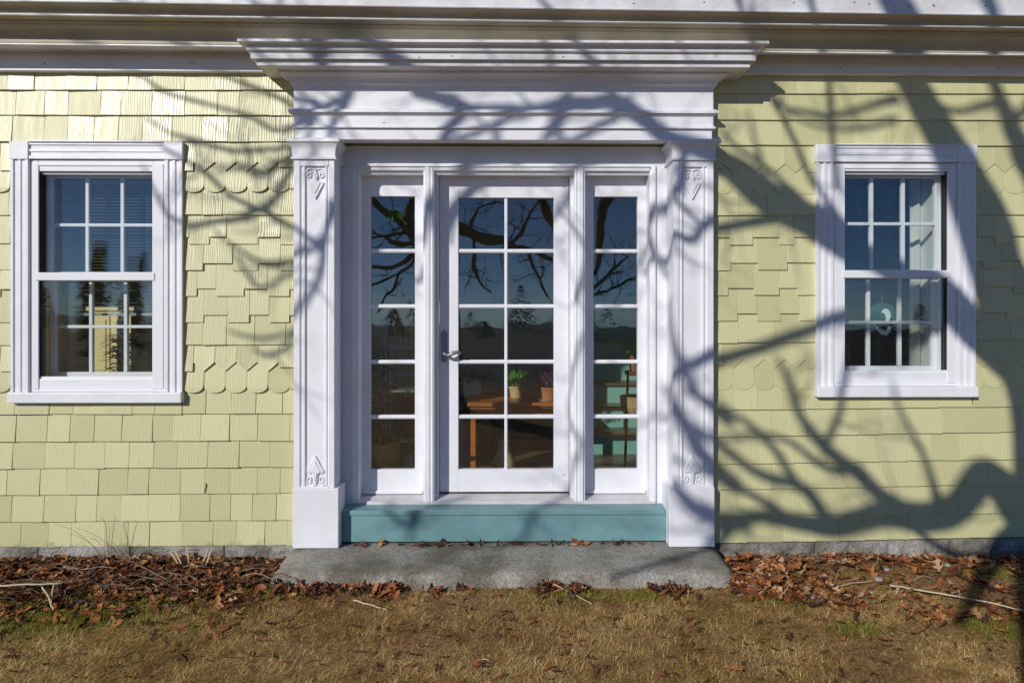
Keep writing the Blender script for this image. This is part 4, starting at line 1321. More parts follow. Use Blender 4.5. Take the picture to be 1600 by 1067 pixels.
t.links.new(t.nodes['Principled BSDF'].outputs[0], ms.inputs[1]); t.links.new(tl.outputs[0], ms.inputs[2]); t.links.new(ms.outputs[0], t.nodes['Material Output'].inputs[0])
M['white_curtain'] = simple('white_curtain', (0.66, 0.62, 0.58), (0.58, 0.54, 0.50), .9, 10)
M['vase'] = simple('pale_blue_glass', (0.55, 0.76, 0.82), (0.48, 0.68, 0.75), .2, 6)
M['yellow_petal'] = simple('yellow_petal', (0.75, 0.62, 0.05), (0.6, 0.45, 0.03), .5, 20)
M['teal_rug'] = simple('sea_green_board', (0.20, 0.42, 0.32), (0.16, 0.35, 0.27), .7, 20)
def blade(mb, p, d, L, w, droop):
    d = Vector(d).normalized(); s = d.cross(Vector((0, 0, 1)))
    s = s.normalized()*w if s.length > .01 else Vector((w, 0, 0))
    n = 4; a = []
    for i in range(n+1):
        t_ = i/n
        q = Vector(p) + d*L*t_ + Vector((0, 0, -droop*L*t_*t_)) + Vector((d.x, d.y, 0))*droop*L*.5*t_*t_
        ww = math.sin(math.pi*(.12+.86*t_))
        a += [q - s*ww, q + Vector((0, 0, -w*.25)), q + s*ww]
    mb.add(a, [(i*3+k, i*3+k+1, i*3+k+4, i*3+k+3) for i in range(n) for k in (0, 1)])
def pot(parent, mat, r, h, taper=.78, rim=True):
    pr = [(.001, 0), (r*taper, 0), (r*.98, h*.82)] + ([(r*1.06, h*.83), (r*1.06, h), (r*.94, h), (r*.92, h*.86), (.001, h*.85)] if rim else [(r, h), (r*.93, h), (r*.9, h*.88), (.001, h*.86)])
    o = MB().lathe(pr, seg=24).build('pot', mat, parent, smooth=False, bevel=.002)
    MB().lathe([(.001, h*.865), (r*.9, h*.862)], seg=16).build('soil', M['soil'], o)
    return o
# orange wooden table
TZ = .862
tb = empty('wooden_table', (.13, 1.27, FZ), 'low orange varnished wooden table with plants standing on it inside the door', 'table')
kx = Vector(tb.location)
def tpart(mb, name, mat, root, **kw):
    o = mb.build(name, mat, root, **kw); o.location = -Vector(root.location); return o
tpart(MB().box(-.29, .56, .98, 1.56, TZ-.03, TZ), 'tabletop', M['orange_wood'], tb, bevel=.006)
m = MB(); m.box(-.26, .53, 1.005, 1.025, TZ-.115, TZ-.031); m.box(-.26, .53, 1.515, 1.535, TZ-.115, TZ-.031); m.box(-.265, -.245, 1.026, 1.514, TZ-.115, TZ-.031); m.box(.515, .535, 1.026, 1.514, TZ-.115, TZ-.031)
tpart(m, 'apron', M['orange_wood'], tb, bevel=.002)
for lx in (-.265, .495):
    for ly in (1.002, 1.50):
        tpart(MB().box(lx, lx+.04, ly, ly+.04, FZ, TZ-.031), 'leg', M['orange_wood'], tb, bevel=.003)
# beige pot of bright grass
gp = empty('potted_grass', (hx(806.5, 1.34), 1.34, TZ), 'beige pot of bright green grass on the orange table', 'potted plant')
pot(gp, M['beige_pot'], .062, .095)
mb = MB()
for _ in range(160):
    a, r = random.uniform(0, 6.28), .05*math.sqrt(random.random())
    blade(mb, (r*math.cos(a), r*math.sin(a), .08), (math.cos(a)*random.uniform(0, .5), math.sin(a)*random.uniform(0, .5), 1), random.uniform(.10, .19), .0026, .12)
mb.build('foliage', M['green_leaf'], gp)
# heather
hp = empty('potted_heather', (hx(856, 1.13), 1.13, TZ), 'terracotta pot of purple heather on a saucer, on the orange table', 'potted plant')
p_ = pot(hp, M['terracotta'], .068, .11)
MB().lathe([(.001, .001), (.075, .001), (.10, .018), (.094, .018), (.07, .008), (.001, .008)], seg=24).build('saucer', M['white_pot'], hp)
mb, st = MB(), MB()
for _ in range(90):
    a, b = random.uniform(0, 6.28), random.uniform(.15, 1.35)
    d = Vector((math.cos(a)*math.sin(b), math.sin(a)*math.sin(b), math.cos(b)+.25)).normalized()
    L = random.uniform(.14, .27); p0 = Vector((0, 0, .10))
    st.tube([p0, p0+d*L*.6, p0+d*L], [.0015, .0012, .0008], 4, False)
    for k in range(26):
        q = p0 + d*L*random.uniform(.35, 1); e = Vector((random.gauss(0, 1), random.gauss(0, 1), random.gauss(0, 1))).normalized()
        blade(mb, q, e, .014, .0032, .1)
mb.build('blossom', M['heather'], hp); st.build('stem', M['dark_leaf'], hp)
# dark plant stand with a white pot behind the table
ds = empty('plant_stand', (hx(735, 1.95), 1.95, FZ), 'dark low plant stand behind the orange table, seen through the left half of the door', 'stand')
MB().box(-.24, .24, -.17, .17, .44, .47).build('top', M['dark_wood'], ds, bevel=.005)
for lx in (-.22, .185):
    for ly in (-.15, .115):
        MB().box(lx, lx+.035, ly, ly+.035, 0, .4395).build('leg', M['dark_wood'], ds)
wp = empty('potted_plant', (hx(739, 1.9), 1.9, FZ+.47), 'white pot with a low dark-leaved plant standing on the dark plant stand', 'potted plant')
pot(wp, M['white_pot'], .088, .16, .8, False)
mb = MB()
for _ in range(60):
    a = random.uniform(0, 6.28)
    blade(mb, (.04*math.cos(a), .04*math.sin(a), .14), (math.cos(a), math.sin(a), random.uniform(.2, 1.2)), random.uniform(.10, .24), .018, .35)
mb.build('foliage', M['dark_leaf'], wp)
# jug and board on the floor
jg = MB().lathe([(.001, 0), (.06, 0), (.085, .05), (.08, .12), (.045, .19), (.035, .24), (.05, .27), (.042, .27), (.03, .235), (.001, .2)], seg=24).build('jug', M['beige_pot'], smooth=True)
jg.location = (hx(787, .75), .75, FZ); tag(jg, 'narrow-necked earthen jug standing on the floor behind the bottom door panes', 'jug')
bd = MB().add([(-.09, -.03, 0), (.10, .0, 0), (.09, .07, 0), (-.06, .05, 0), (-.09, -.03, .012), (.10, .0, .012), (.09, .07, .012), (-.06, .05, .012)], [(3,2,1,0),(4,5,6,7),(0,1,5,4),(1,2,6,5),(2,3,7,6),(3,0,4,7)]).build('floor_board', M['teal_rug'])
bd.location = (hx(827, 1.25), 1.25, FZ+.001); tag(bd, 'sea green offcut of board lying on the dark floor under the table', 'board')
# woven basket with a tall plant
bk = empty('basket', (hx(592, .58), .58, FZ), 'round woven basket on the floor behind the bottom pane of the left sidelight', 'basket')
pr = [(.001, 0)]
for k in range(15): pr += [(.115+.035*math.sin(k/14*1.9)+.004*(k % 2), .012+.27*k/14)]
pr += [(.14, .292), (.128, .285), (.12, .2), (.001, .19)]
MB().lathe(pr, seg=30).build('body', M['wicker'], bk, smooth=True)
tp = empty('tall_plant', (hx(590, .58), .58, FZ+.19), 'tall thin-stemmed dark houseplant growing out of the woven basket', 'houseplant')
mb, st = MB(), MB()
for k in range(7):
    a = random.uniform(0, 6.28); top = Vector((.10*math.cos(a), .06*math.sin(a), random.uniform(.6, .95)))
    base = Vector((.05*math.cos(a), .05*math.sin(a), 0))
    q = rib([tuple(base), tuple(base*.9+top*.5), tuple(top)], 6)
    st.tube(q, .006, 6)
    for _ in range(26):
        c_ = Vector(q[random.randrange(4, len(q))]); b_ = random.uniform(0, 6.28)
        blade(mb, c_, (math.cos(b_), math.sin(b_), random.uniform(-.1, .8)), random.uniform(.06, .13), .010, .4)
st.build('stem', M['dark_wood'], tp); mb.build('foliage', M['dark_leaf'], tp)
# tulip in a pale blue vase
tv = empty('tulip_vase', (hx(639, .98), .98, FZ), 'pale blue vase holding a yellow tulip, on the floor right of the basket', 'vase')
MB().lathe([(.001, 0), (.036, 0), (.040, .02), (.030, .08), (.026, .11), (.034, .125), (.030, .125), (.022, .10), (.001, .05)], seg=20).build('vase_body', M['vase'], tv, smooth=True)
mb = MB()
for a in (0.3, 1.7, 3.0, 4.4): blade(mb, (0, 0, .1), (math.cos(a)*.3, math.sin(a)*.3, 1), .10, .010, .05)
mb.build('foliage', M['green_leaf'], tv)
mb = MB()
for k in range(6):
    a = k*1.047; blade(mb, (.003*math.cos(a), .003*math.sin(a), .17), (math.cos(a)*.25, math.sin(a)*.25, 1), .06, .014, -.1)
mb.build('blossom', M['yellow_petal'], tv)
# hanging air plant at the top of the left sidelight
ap = empty('hanging_plant', (hx(612, .40), .40, hz(332, .40)), 'little bright green plant hanging behind the top pane of the left sidelight', 'hanging plant')
mb = MB()
for _ in range(44):
    a = random.uniform(0, 6.28)
    blade(mb, (0, 0, 0), (math.cos(a), math.sin(a), random.uniform(-.9, 1.1)), random.uniform(.05, .11), .006, .5)
mb.build('foliage', M['green_leaf'], ap)
MB().tube([(0, 0, 0), (0, 0, HZC-ap.location.z)], .0012, 5).build('cord', M['straw'], ap)
# plant on a tall stand in the right sidelight
rs = empty('plant_stand', (hx(996, .72), .72, FZ), 'tall slim plant stand with a wicker shelf behind the right sidelight', 'stand')
MB().lathe([(.001, .755), (.085, .755), (.095, .765), (.095, .785), (.001, .785)], seg=24).build('top', M['orange_wood'], rs)
MB().lathe([(.001, .46), (.10, .46), (.125, .52), (.13, .60), (.12, .60), (.11, .54), (.001, .49)], seg=24).build('basket_shelf', M['wicker'], rs)
for k in range(3):
    a = k*2.094+2.6
    MB().tube([(.10*math.cos(a), .10*math.sin(a), 0), (.075*math.cos(a), .075*math.sin(a), .756)], [.010, .010], 8).build('leg', M['orange_wood'], rs, smooth=True)
sp = empty('strap_leaf_plant', (hx(996, .72), .72, FZ+.785), 'green strap-leaved plant in a terracotta pot on the tall plant stand', 'potted plant')
pot(sp, M['terracotta'], .07, .115)
mb = MB()
for k in range(13):
    a = k*2.4; blade(mb, (0, 0, .09), (math.cos(a), math.sin(a), random.uniform(.7, 2.2)), random.uniform(.30, .48), .027, .55)
mb.build('foliage', M['green_leaf'], sp)
# curtains
def curtain(name, x0, x1, y, z0, z1, mat, label):
    n = max(8, int((x1-x0)/.012)); vs, fs = [], []
    for i in range(n+1):
        x = (x1-x0)*i/n - (x1-x0)/2
        yy = .022*math.sin(i*1.05)
        for dy in (0, .004): vs += [(x, yy+dy, 0), (x+.003*math.sin(i), yy*.8+dy, z1-z0)]
    for i in range(n):
        a = i*4; b = a+4
        fs += [(a, b, b+1, a+1), (a+2, a+3, b+3, b+2), (a+1, b+1, b+3, a+3), (a, a+2, b+2, b)]
    o = MB().add(vs, fs).build(name, mat, smooth=True)
    o.location = ((x0+x1)/2, y, z0)
    tag(o, label, 'curtain')
curtain('curtain', hx(612, 4.2), hx(660, 4.2), 4.2, FZ+.1, 1.95, M['curtain'], 'narrow beige curtain hanging at the back of the hall behind the left sidelight')
curtain('curtain', OR[1]-.075, OR[1]+.05, .27, OR[5]-.2, OR[2]+.1, M['white_curtain'], 'gathered white curtain hanging at the right side of the right window')
# white chair at the back of the hall
M['chair_white'] = simple('white_chair_paint', (.7, .7, .68), (.6, .6, .58), .5, 10)
ch = empty('chair', (hx(632, 2.75), 2.75, FZ), 'white wooden chair standing at the back of the hall behind the left sidelight', 'chair')
MB().box(-.2, .2, -.2, .2, .42, .45).build('seat', M['chair_white'], ch, bevel=.008)
for lx in (-.19, .155):
    MB().box(lx, lx+.035, -.19, -.155, 0, .4195).build('leg', M['chair_white'], ch)
    MB().box(lx, lx+.035, .165, .2005, 0, .4195).build('leg', M['chair_white'], ch)
m = MB(); m.box(-.19, -.155, .165, .195, .4505, .92); m.box(.155, .19, .165, .195, .4505, .92)
for z in (.56, .70, .84): m.box(-.1545, .1545, .17, .19, z, z+.05)
m.build('backrest', M['chair_white'], ch, bevel=.003)
# left room: plant on a stool, ochre door frame
so = empty('stool', (-3.22, 1.45, FZ), 'wooden stool behind the left window carrying a bushy plant', 'stool')
MB().lathe([(.001, .55), (.17, .55), (.175, .565), (.17, .58), (.001, .58)], seg=24).build('seat', M['orange_wood'], so)
for k in range(4):
    a = k*1.571+.78; MB().tube([(.17*math.cos(a), .17*math.sin(a), 0), (.12*math.cos(a), .12*math.sin(a), .551)], .014, 8).build('leg', M['orange_wood'], so)
bp_ = empty('potted_plant', (-3.22, 1.45, FZ+.58), 'bushy dark potted plant on the stool behind the left window', 'potted plant')
pot(bp_, M['terracotta'], .09, .13)
mb = MB()
for _ in range(170):
    a, z = random.uniform(0, 6.28), random.uniform(.12, .46); r = .02+.05*random.random()
    blade(mb, (r*math.cos(a), r*math.sin(a), z), (math.cos(a), math.sin(a), random.uniform(-.2, .9)), random.uniform(.05, .13), .014, .3)
mb.build('foliage', M['dark_leaf'], bp_)
# pale yellow cupboard in the left room, in the sun of the added gable opening
M['yellow_paint'] = painted('pale_yellow_cupboard_paint', (.72, .60, .28), (.60, .49, .22), .45, .2)
cb = empty('cupboard', (-3.60, 2.1, FZ), 'narrow pale yellow cupboard standing in the sun in the left-hand room', 'cupboard')
MB().box(-.20, .20, -.16, .16, .06, 1.24).build('carcass', M['yellow_paint'], cb, bevel=.004)
MB().box(-.22, .22, -.18, .165, 1.2405, 1.275).build('top', M['yellow_paint'], cb, bevel=.006)
for x0_ in (-.19, .005):
    dr = MB().box(x0_, x0_+.185, -.178, -.161, .10, 1.22).build('door', M['yellow_paint'], cb, bevel=.003)
    for z0_ in (.16, .70):
        MB().box(x0_+.03, x0_+.155, -.186, -.1785, z0_, z0_+.46).build('panel', M['yellow_paint'], dr, bevel=.004)
    MB().lathe([(.012, -.004), (.014, .006), (.008, .016), (.0005, .018)], (x0_+(.165 if x0_ < -.1 else .02), -.18, .66), 10).build('knob', M['dark_wood'], dr)
for lx in (-.19, .14):
    for ly in (-.15, .10): MB().box(lx, lx+.05, ly, ly+.05, 0, .0595).build('leg', M['yellow_paint'], cb)
# round glass ornament in the right window
SYc = .150
sc = empty('glass_ornament', (hx(1378, SYc), SYc, hz(500, SYc, 1378)), 'round sea-blue glass ornament with a white bird shape hanging in the right window', 'ornament')
rO = 27*(CY+SYc)/F
def colglass(name, c, em=0):
    m = bpy.data.materials.new(name); m.use_nodes = True; t = m.node_tree; b = t.nodes['Principled BSDF']
    b.inputs['Base Color'].default_value = (*c, 1); b.inputs['Roughness'].default_value = .15
    tr = N(t, 'ShaderNodeBsdfTransparent'); tr.inputs[0].default_value = (*c, 1)
    mx = N(t, 'ShaderNodeMixShader'); mx.inputs[0].default_value = .55
    t.links.new(tr.outputs[0], mx.inputs[1]); t.links.new(b.outputs[0], mx.inputs[2])
    t.links.new(mx.outputs[0], t.nodes['Material Output'].inputs[0])
    return m
def arc(a0, a1, r, n=14): return [(r*math.cos(a0+(a1-a0)*i/n), r*math.sin(a0+(a1-a0)*i/n)) for i in range(n+1)]
MB().prism_xz(arc(R(-12), R(192), rO), -.002, .002).build('upper_glass', colglass('sea_blue_glass', (.045, .19, .21)), sc)
MB().prism_xz(arc(R(192.3), R(347.7), rO), -.002, .002).build('lower_glass', colglass('dark_plum_glass', (.05, .03, .04)), sc)
MB().tube([(*(np.array(p)*1.0),) for p in [(x_, 0, z_) for x_, z_ in arc(0, 2*math.pi, rO, 32)]], .003, 6).build('rim', M['rubber'], sc)
u = rO/27
bird = [(-2, 12), (3, 18), (9, 17), (13, 11), (13, 3), (9, -3), (1, -4), (6, 1), (5, 8), (2, 11)]
tail = [(-11, -8), (-4, -14), (4, -17), (8, -14), (10, -8), (14, -10), (13, -18), (7, -24), (-1, -23), (-8, -16)]
M['bird'] = simple('opal_white_glass', (.80, .84, .84), (.74, .78, .80), .3, 10)
m = MB()
m.prism_xz([(a*u, b*u) for a, b in bird][::-1], -.005, -.0025); m.prism_xz([(a*u, b*u) for a, b in tail], -.005, -.0025)
m.build('bird_shape', M['bird'], sc)
m = MB()
for k in range(5): m.tube([(-8*u-k*2.5*u, -.004, -12*u-k*.6*u), (-14*u-k*1.6*u, -.004, (-16-k*.4)*u)], .0012, 5)
m.build('line', M['bird'], sc)
MB().tube([(0, 0, rO), (0, 0, OR[3]-sc.location.z+.02)], .001, 5).build('cord', M['straw'], sc)
# bowl on a sideboard seen dimly in the right room
sb = empty('sideboard', (hx(1390, 2.6), 2.6, FZ), 'dark wooden sideboard at the back of the right-hand room', 'sideboard')
MB().box(-.5, .5, -.2, .2, .12, .82).build('cabinet', M['dark_wood'], sb, bevel=.005)
MB().box(-.53, .53, -.225, .22, .8205, .85).build('top', M['dark_wood'], sb, bevel=.005)
for lx in (-.48, .42):
    for ly in (-.19, .13): MB().box(lx, lx+.06, ly, ly+.06, 0, .1195).build('leg', M['dark_wood'], sb)
for k, (dx_, lb) in enumerate([(-.13, 'smaller orange bowl, left of the pair on the dark sideboard'), (.09, 'wider orange bowl, right of the pair on the dark sideboard')]):
    o = MB().lathe([(.001, 0), (.04, 0), (.10+.02*k, .05), (.094+.02*k, .05), (.04, .008), (.001, .008)], seg=24).build('bowl', M['yellow_petal'] if False else M['terracotta'], smooth=True)
    o.location = (sb.location.x+dx_, 2.5, FZ+.85); tag(o, lb, 'bowl')

# ------------------------------------------------------------------ the bare tree behind the camera (shadows and reflections)
def S(px, py, t, y=0.0):
    p = P(px, py, y)
    return p + Vector((-LX, -LY, -LZ))*t
M['bark'] = simple('grey_brown_bark', (0.16, 0.125, 0.095), (0.07, 0.055, 0.042), .9, 14, .8, .02, stretch=(1, 1, .3))
tree = empty('bare_tree', (hx(1660, 0)-LX*6.6, -6.6*LY, -.1), 'large leafless tree on the lawn facing the house, reflected in the door glass', 'tree')
TK = Vector(tree.location)
ALL = []
KS = 4.4/F/2
def limb(name, pts, t0, t1, y=0.0, wob=.012, wk=.98):
    q = rib([(*S(p[0], p[1], t0+(t1-t0)*i/(len(pts)-1), p[3] if len(p) > 3 else y), p[2]*KS*wk) for i, p in enumerate(pts)], 6)
    P3 = [Vector(a[:3]) + Vector((mnoise.noise(Vector(a[:3])*5), mnoise.noise(Vector(a[:3])*5+Vector((7, 0, 0))), mnoise.noise(Vector(a[:3])*5+Vector((0, 9, 0)))))*wob*(1 if 0 < i < len(q)-1 else 0) for i, a in enumerate(q)]
    rr = [max(.002, a[3]*(1+.14*mnoise.noise(Vector(a[:3])*6))) for a in q]
    o = MB().tube(P3, rr, 10 if max(rr) > .03 else 6).build(name, M['bark'], tree, smooth=True)
    o.location = -TK
    ALL.append((P3, rr))
    return o
base = S(1660, 880, 6.6)
tr = [(1668, 880, 150), (1664, 760, 140), (1650, 640, 130), (1602, 520, 118), (1556, 420, 84), (1532, 340, 84), (1480, 230, 58), (1424, 130, 46), (1370, 30, 40), (1310, -90, 32), (1240, -220, 22), (1150, -330, 12)]
q = rib([(*S(px, py, 6.6), w*KS*.98) for px, py, w in tr], 6)
low = [Vector((base.x+.05, base.y-.10, -.15)), Vector((base.x+.02, base.y-.05, .25)), Vector((base.x-.06, base.y-.02, 1.4)), Vector((base.x-.02, base.y, 2.7))]
P3 = low + [Vector(a[:3]) for a in q]; rr = [.46, .34, .30, .285] + [a[3] for a in q]
o = MB().tube(P3, rr, 14).build('trunk', M['bark'], tree, smooth=True); o.location = -TK
ALL.append((P3[4:], rr[4:]))
E, CR = -.09, -.26
limb('branch', [(1618, 600, 70), (1545, 540, 60), (1470, 465, 58), (1385, 412, 54), (1325, 385, 56), (1272, 350, 56), (1205, 312, 54), (1148, 268, 48), (1120, 256, 38), (1071, 226, 29, E), (1035, 209, 29, E), (1007, 187, 28, E), (980, 168, 28, E), (958, 155, 20, E), (936, 104, 11, CR), (897, 65, 10, -.32), (850, 15, 7, -.32)], 6.6, 5.5)
limb('branch', [(992, 176, 26, E), (955, 160, 26, E), (925, 163, 22, E), (892, 163, 21, E), (842, 170, 14, E), (790, 170, 15, E), (765, 170, 13, E), (731, 170, 17, E), (704, 160, 23, E), (676, 152, 19, E), (650, 145, 18, E), (640, 103, 15, CR), (607, 90, 16, CR), (580, 78, 18, CR), (552, 73, 18, CR), (525, 77, 18, CR), (503, 96, 16, CR), (545, 150, 15, E), (514, 165, 13, E), (497, 172, 11, E), (470, 188, 7, E)], 5.75, 5.0)
limb('branch', [(546, 146, 13, E), (538, 168, 12, E), (526, 187, 10, E), (514, 215, 7, E)], 5.1, 5.0)
limb('branch', [(497, 172, 9, E), (489, 187, 9, E), (481, 204, 8, E), (474, 224, 6, E)], 5.0, 5.2)
limb('branch', [(503, 96, 9, CR), (470, 72, 8, CR), (440, 50, 6, CR)], 5.0, 5.0)
limb('branch', [(430, 106, 6, CR), (412, 88, 6, CR), (395, 64, 5, CR)], 5.0, 5.1)
limb('branch', [(892, 168, 18, E), (878, 180, 17, E), (864, 197, 13, E), (848, 219, 9, E)], 5.6, 5.7)
limb('branch', [(868, 182, 7, E), (873, 200, 6, E), (878, 220, 5, E)], 5.6, 5.9)
limb('branch', [(734, 170, 15, E), (717, 185, 16, E), (698, 204, 14, E), (684, 222, 10, E)], 5.5, 5.3)
limb('branch', [(800, 172, 6, E), (780, 200, 6, E), (764, 220, 5, E)], 5.6, 5.9)
limb('branch', [(742, 180, 6, E), (762, 200, 5, E), (786, 220, 4, E)], 5.6, 5.9)
limb('branch', [(855, 64, 7, -.32), (860, 84, 7, -.3), (862, 106, 7, CR), (884, 152, 9, E), (890, 162, 12, E)], 5.5, 5.6)
limb('branch', [(1060, 64, 5, -.32), (1072, 86, 5, -.28), (1082, 106, 4, CR)], 5.6, 5.6)
limb('branch', [(1262, 338, 30), (1225, 342, 20), (1180, 350, 16), (1116, 360, 15), (1080, 373, 14, E), (1056, 368, 13, E), (1044, 396, 11, .0), (1020, 405, 8, .1), (1000, 425, 5, .2)], 6.0, 5.5)
limb('branch', [(1668, 430, 56), (1640, 330, 50), (1604, 252, 38), (1577, 192, 28), (1560, 150, 22), (1530, 70, 18), (1490, -40, 14)], 6.6, 7.2)
limb('branch', [(1577, 200, 18), (1596, 180, 15), (1620, 150, 12), (1660, 110, 10)], 7.0, 7.4)
limb('branch', [(1562, 160, 16), (1500, 178, 12), (1450, 160, 10), (1420, 140, 8)], 7.0, 6.6)
limb('branch', [(1320, 356, 15), (1288, 312, 9), (1270, 286, 10), (1244, 228, 9), (1224, 184, 9), (1205, 152, 8), (1180, 90, 7), (1150, 20, 5)], 6.0, 4.9)
limb('branch', [(1312, 300, 10), (1304, 240, 9), (1300, 190, 9), (1297, 130, 8), (1292, 60, 6)], 6.0, 5.2)
limb('branch', [(1405, 156, 18), (1350, 172, 12), (1296, 184, 11), (1252, 176, 9), (1226, 170, 8), (1200, 140, 6)], 6.6, 6.4)
limb('branch', [(1400, 190, 10), (1330, 206, 8), (1270, 196, 7), (1235, 180, 5)], 6.6, 7.2)
limb('branch', [(1300, 355, 13), (1240, 300, 9), (1190, 258, 9), (1150, 228, 8), (1125, 205, 6)], 6.2, 6.6)
limb('branch', [(1270, 345, 9), (1210, 300, 7), (1185, 235, 6), (1170, 180, 4)], 6.2, 6.8)
# limbs low at the right
limb('branch', [(1640, 850, 80), (1600, 806, 64), (1566, 760, 52), (1540, 741, 48), (1521, 764, 48), (1494, 796, 46), (1440, 810, 46), (1375, 805, 38), (1300, 822, 33), (1240, 815, 27), (1180, 806, 22), (1140, 830, 18), (1100, 880, 12), (1020, 930, 9)], 6.5, 7.6)
limb('branch', [(1430, 806, 34), (1385, 780, 28), (1338, 738, 23), (1290, 700, 20), (1254, 654, 15), (1238, 612, 13), (1216, 560, 8)], 7.0, 7.6)
limb('branch', [(1300, 824, 24), (1270, 778, 20), (1236, 754, 19), (1188, 742, 17), (1126, 698, 15), (1070, 660, 14), (1020, 640, 10), (960, 640, 6)], 7.3, 8.6)
limb('branch', [(1250, 760, 15), (1200, 690, 12), (1150, 650, 10), (1080, 620, 8)], 7.2, 8.0)
limb('branch', [(1338, 738, 16), (1290, 730, 12), (1230, 690, 10), (1180, 680, 8), (1110, 690, 6)], 6.6, 7.8)
limb('branch', [(1480, 490, 34), (1400, 500, 22), (1320, 498, 20), (1252, 522, 18), (1182, 546, 17), (1116, 566, 17), (1070, 590, 13), (1040, 630, 8)], 6.6, 5.8)
limb('branch', [(1290, 700, 13), (1310, 650, 11), (1324, 590, 10), (1330, 540, 8)], 6.4, 6.0)
limb('branch', [(1470, 800, 18), (1456, 752, 12), (1438, 700, 9), (1410, 650, 8), (1396, 600, 5)], 6.8, 7.4)
limb('branch', [(1240, 812, 16), (1170, 770, 12), (1110, 745, 10), (1050, 720, 7)], 6.9, 8.2)
# fine branches over the left wall
A = 5.2
limb('branch', [(500, 190, 12), (462, 203, 9), (430, 204, 8), (395, 186, 8), (345, 172, 7), (300, 157, 7), (255, 143, 7), (225, 122, 6), (180, 112, 4)], A, 4.8)
limb('branch', [(520, 182, 12), (462, 168, 9), (430, 150, 8), (380, 132, 7), (340, 118, 6), (300, 100, 4)], A, 4.9)
limb('branch', [(500, 204, 12), (460, 230, 9), (410, 234, 8), (365, 238, 8), (310, 222, 8), (270, 212, 6), (232, 188, 5)], A, 5.0)
limb('branch', [(476, 226, 11), (445, 292, 11), (416, 328, 11), (355, 346, 10), (297, 352, 9), (264, 334, 8), (246, 296, 6), (232, 262, 4)], A, 5.6)
limb('branch', [(462, 360, 11), (412, 332, 9), (363, 306, 8), (330, 280, 8), (301, 258, 7), (262, 236, 5)], 5.4, 5.0)
limb('branch', [(560, 300, 8), (522, 388, 11), (490, 375, 9), (462, 358, 9), (430, 345, 8)], 5.3, 5.4)
limb('branch', [(540, 330, 11), (524, 400, 11), (516, 446, 10), (500, 478, 9), (478, 508, 9), (455, 522, 7), (405, 530, 6), (360, 518, 4)], 5.2, 5.6)
limb('branch', [(522, 396, 9), (490, 410, 9), (462, 411, 9), (420, 414, 8), (365, 385, 6), (340, 360, 4)], 5.3, 5.6)
limb('branch', [(470, 420, 8), (420, 452, 7), (395, 436, 7), (372, 400, 5)], 5.4, 5.9)
limb('branch', [(480, 500, 8), (445, 545, 8), (420, 556, 8), (396, 545, 5)], 5.5, 6.0)
limb('branch', [(462, 240, 9), (440, 262, 10), (410, 276, 9), (380, 262, 7), (340, 270, 5)], 5.2, 6.2)
# over the doorway
limb('branch', [(690, 222, 12, E), (676, 312, 14, .1), (668, 345, 13, .1), (660, 378, 12, .1), (650, 440, 7, .2)], 5.3, 5.0)
limb('branch', [(842, 174, 9, E), (800, 222, 9, .05), (744, 290, 11, .2), (707, 334, 10, .2), (690, 370, 6, .15)], 5.6, 5.2)
limb('branch', [(980, 175, 13, E), (935, 250, 11, .1), (894, 294, 11, .2), (869, 325, 10, .2), (846, 350, 5, .2)], 5.7, 5.4)
limb('branch', [(862, 318, 6, .2), (894, 350, 7, .2), (913, 380, 7, .1), (930, 410, 6, .1)], 5.5, 5.8)
limb('branch', [(945, 380, 6, .2), (913, 434, 10, .1), (900, 470, 9, .1)], 5.6, 5.4)
limb('branch', [(1071, 235, 15, E), (1058, 296, 15, E), (1041, 315, 18, .05), (1019, 334, 17, .1), (1010, 360, 14, .1), (1024, 400, 10, .1), (1040, 430, 6, .0)], 5.8, 5.5)
limb('branch', [(1050, 310, 10, E), (1078, 332, 9, E), (1108, 356, 8, E)], 5.7, 5.7)
limb('branch', [(1010, 360, 12, .1), (985, 420, 9, .2), (940, 520, 9, .2), (900, 560, 8, .1), (890, 640, 8, .2), (915, 700, 6, .1)], 6.0, 6.8)
limb('branch', [(960, 640, 9), (900, 690, 8), (850, 770, 9), (830, 830, 8), (790, 870, 6)], 7.6, 7.6)
limb('branch', [(700, 760, 8), (660, 790, 9), (640, 820, 10), (610, 800, 8), (580, 770, 5)], 7.0, 7.4)
limb('branch', [(640, 846, 6), (652, 820, 8), (664, 790, 6)], 7.1, 7.3)
limb('branch', [(1150, 760, 30), (1095, 705, 26, -.05), (1062, 645, 22, -.05), (1035, 600, 14, .05)], 8.2, 8.6)
limb('branch', [(1160, 815, 30), (1110, 806, 30, -.1), (1076, 786, 24, -.1), (1050, 752, 14, -.1)], 8.0, 8.6)
limb('branch', [(1140, 660, 18), (1086, 610, 16, -.08), (1055, 540, 14, -.05), (1045, 470, 10, .0)], 7.8, 8.4)
# the limb whose shadow lies on the bare soil at the right
def SG(px, py, t):
    p = G(px, py, .03); return p + Vector((-LX, -LY, -LZ))*t
gl = [(1640, 800, 40, 0), (1572, 846, 44, 0)]
q = [(*S(1640, 790, 6.6), .075), (*S(1585, 835, 6.4), .070), (*SG(1568, 856, 6.0), .070), (*SG(1546, 884, 5.7), .060), (*SG(1530, 912, 5.5), .046), (*SG(1512, 945, 5.2), .036), (*SG(1496, 975, 5.0), .020)]
q = rib(q, 5)
o = MB().tube([Vector(a[:3]) for a in q], [a[3] for a in q], 10).build('branch', M['bark'], tree, smooth=True); o.location = -TK
q = rib([(*SG(1560, 866, 5.9), .03), (*SG(1500, 866, 6.0), .028), (*SG(1450, 850, 6.1), .02), (*S(1400, 806, 6.4), .012)], 5)
o = MB().tube([Vector(a[:3]) for a in q], [a[3] for a in q], 8).build('branch', M['bark'], tree, smooth=True); o.location = -TK
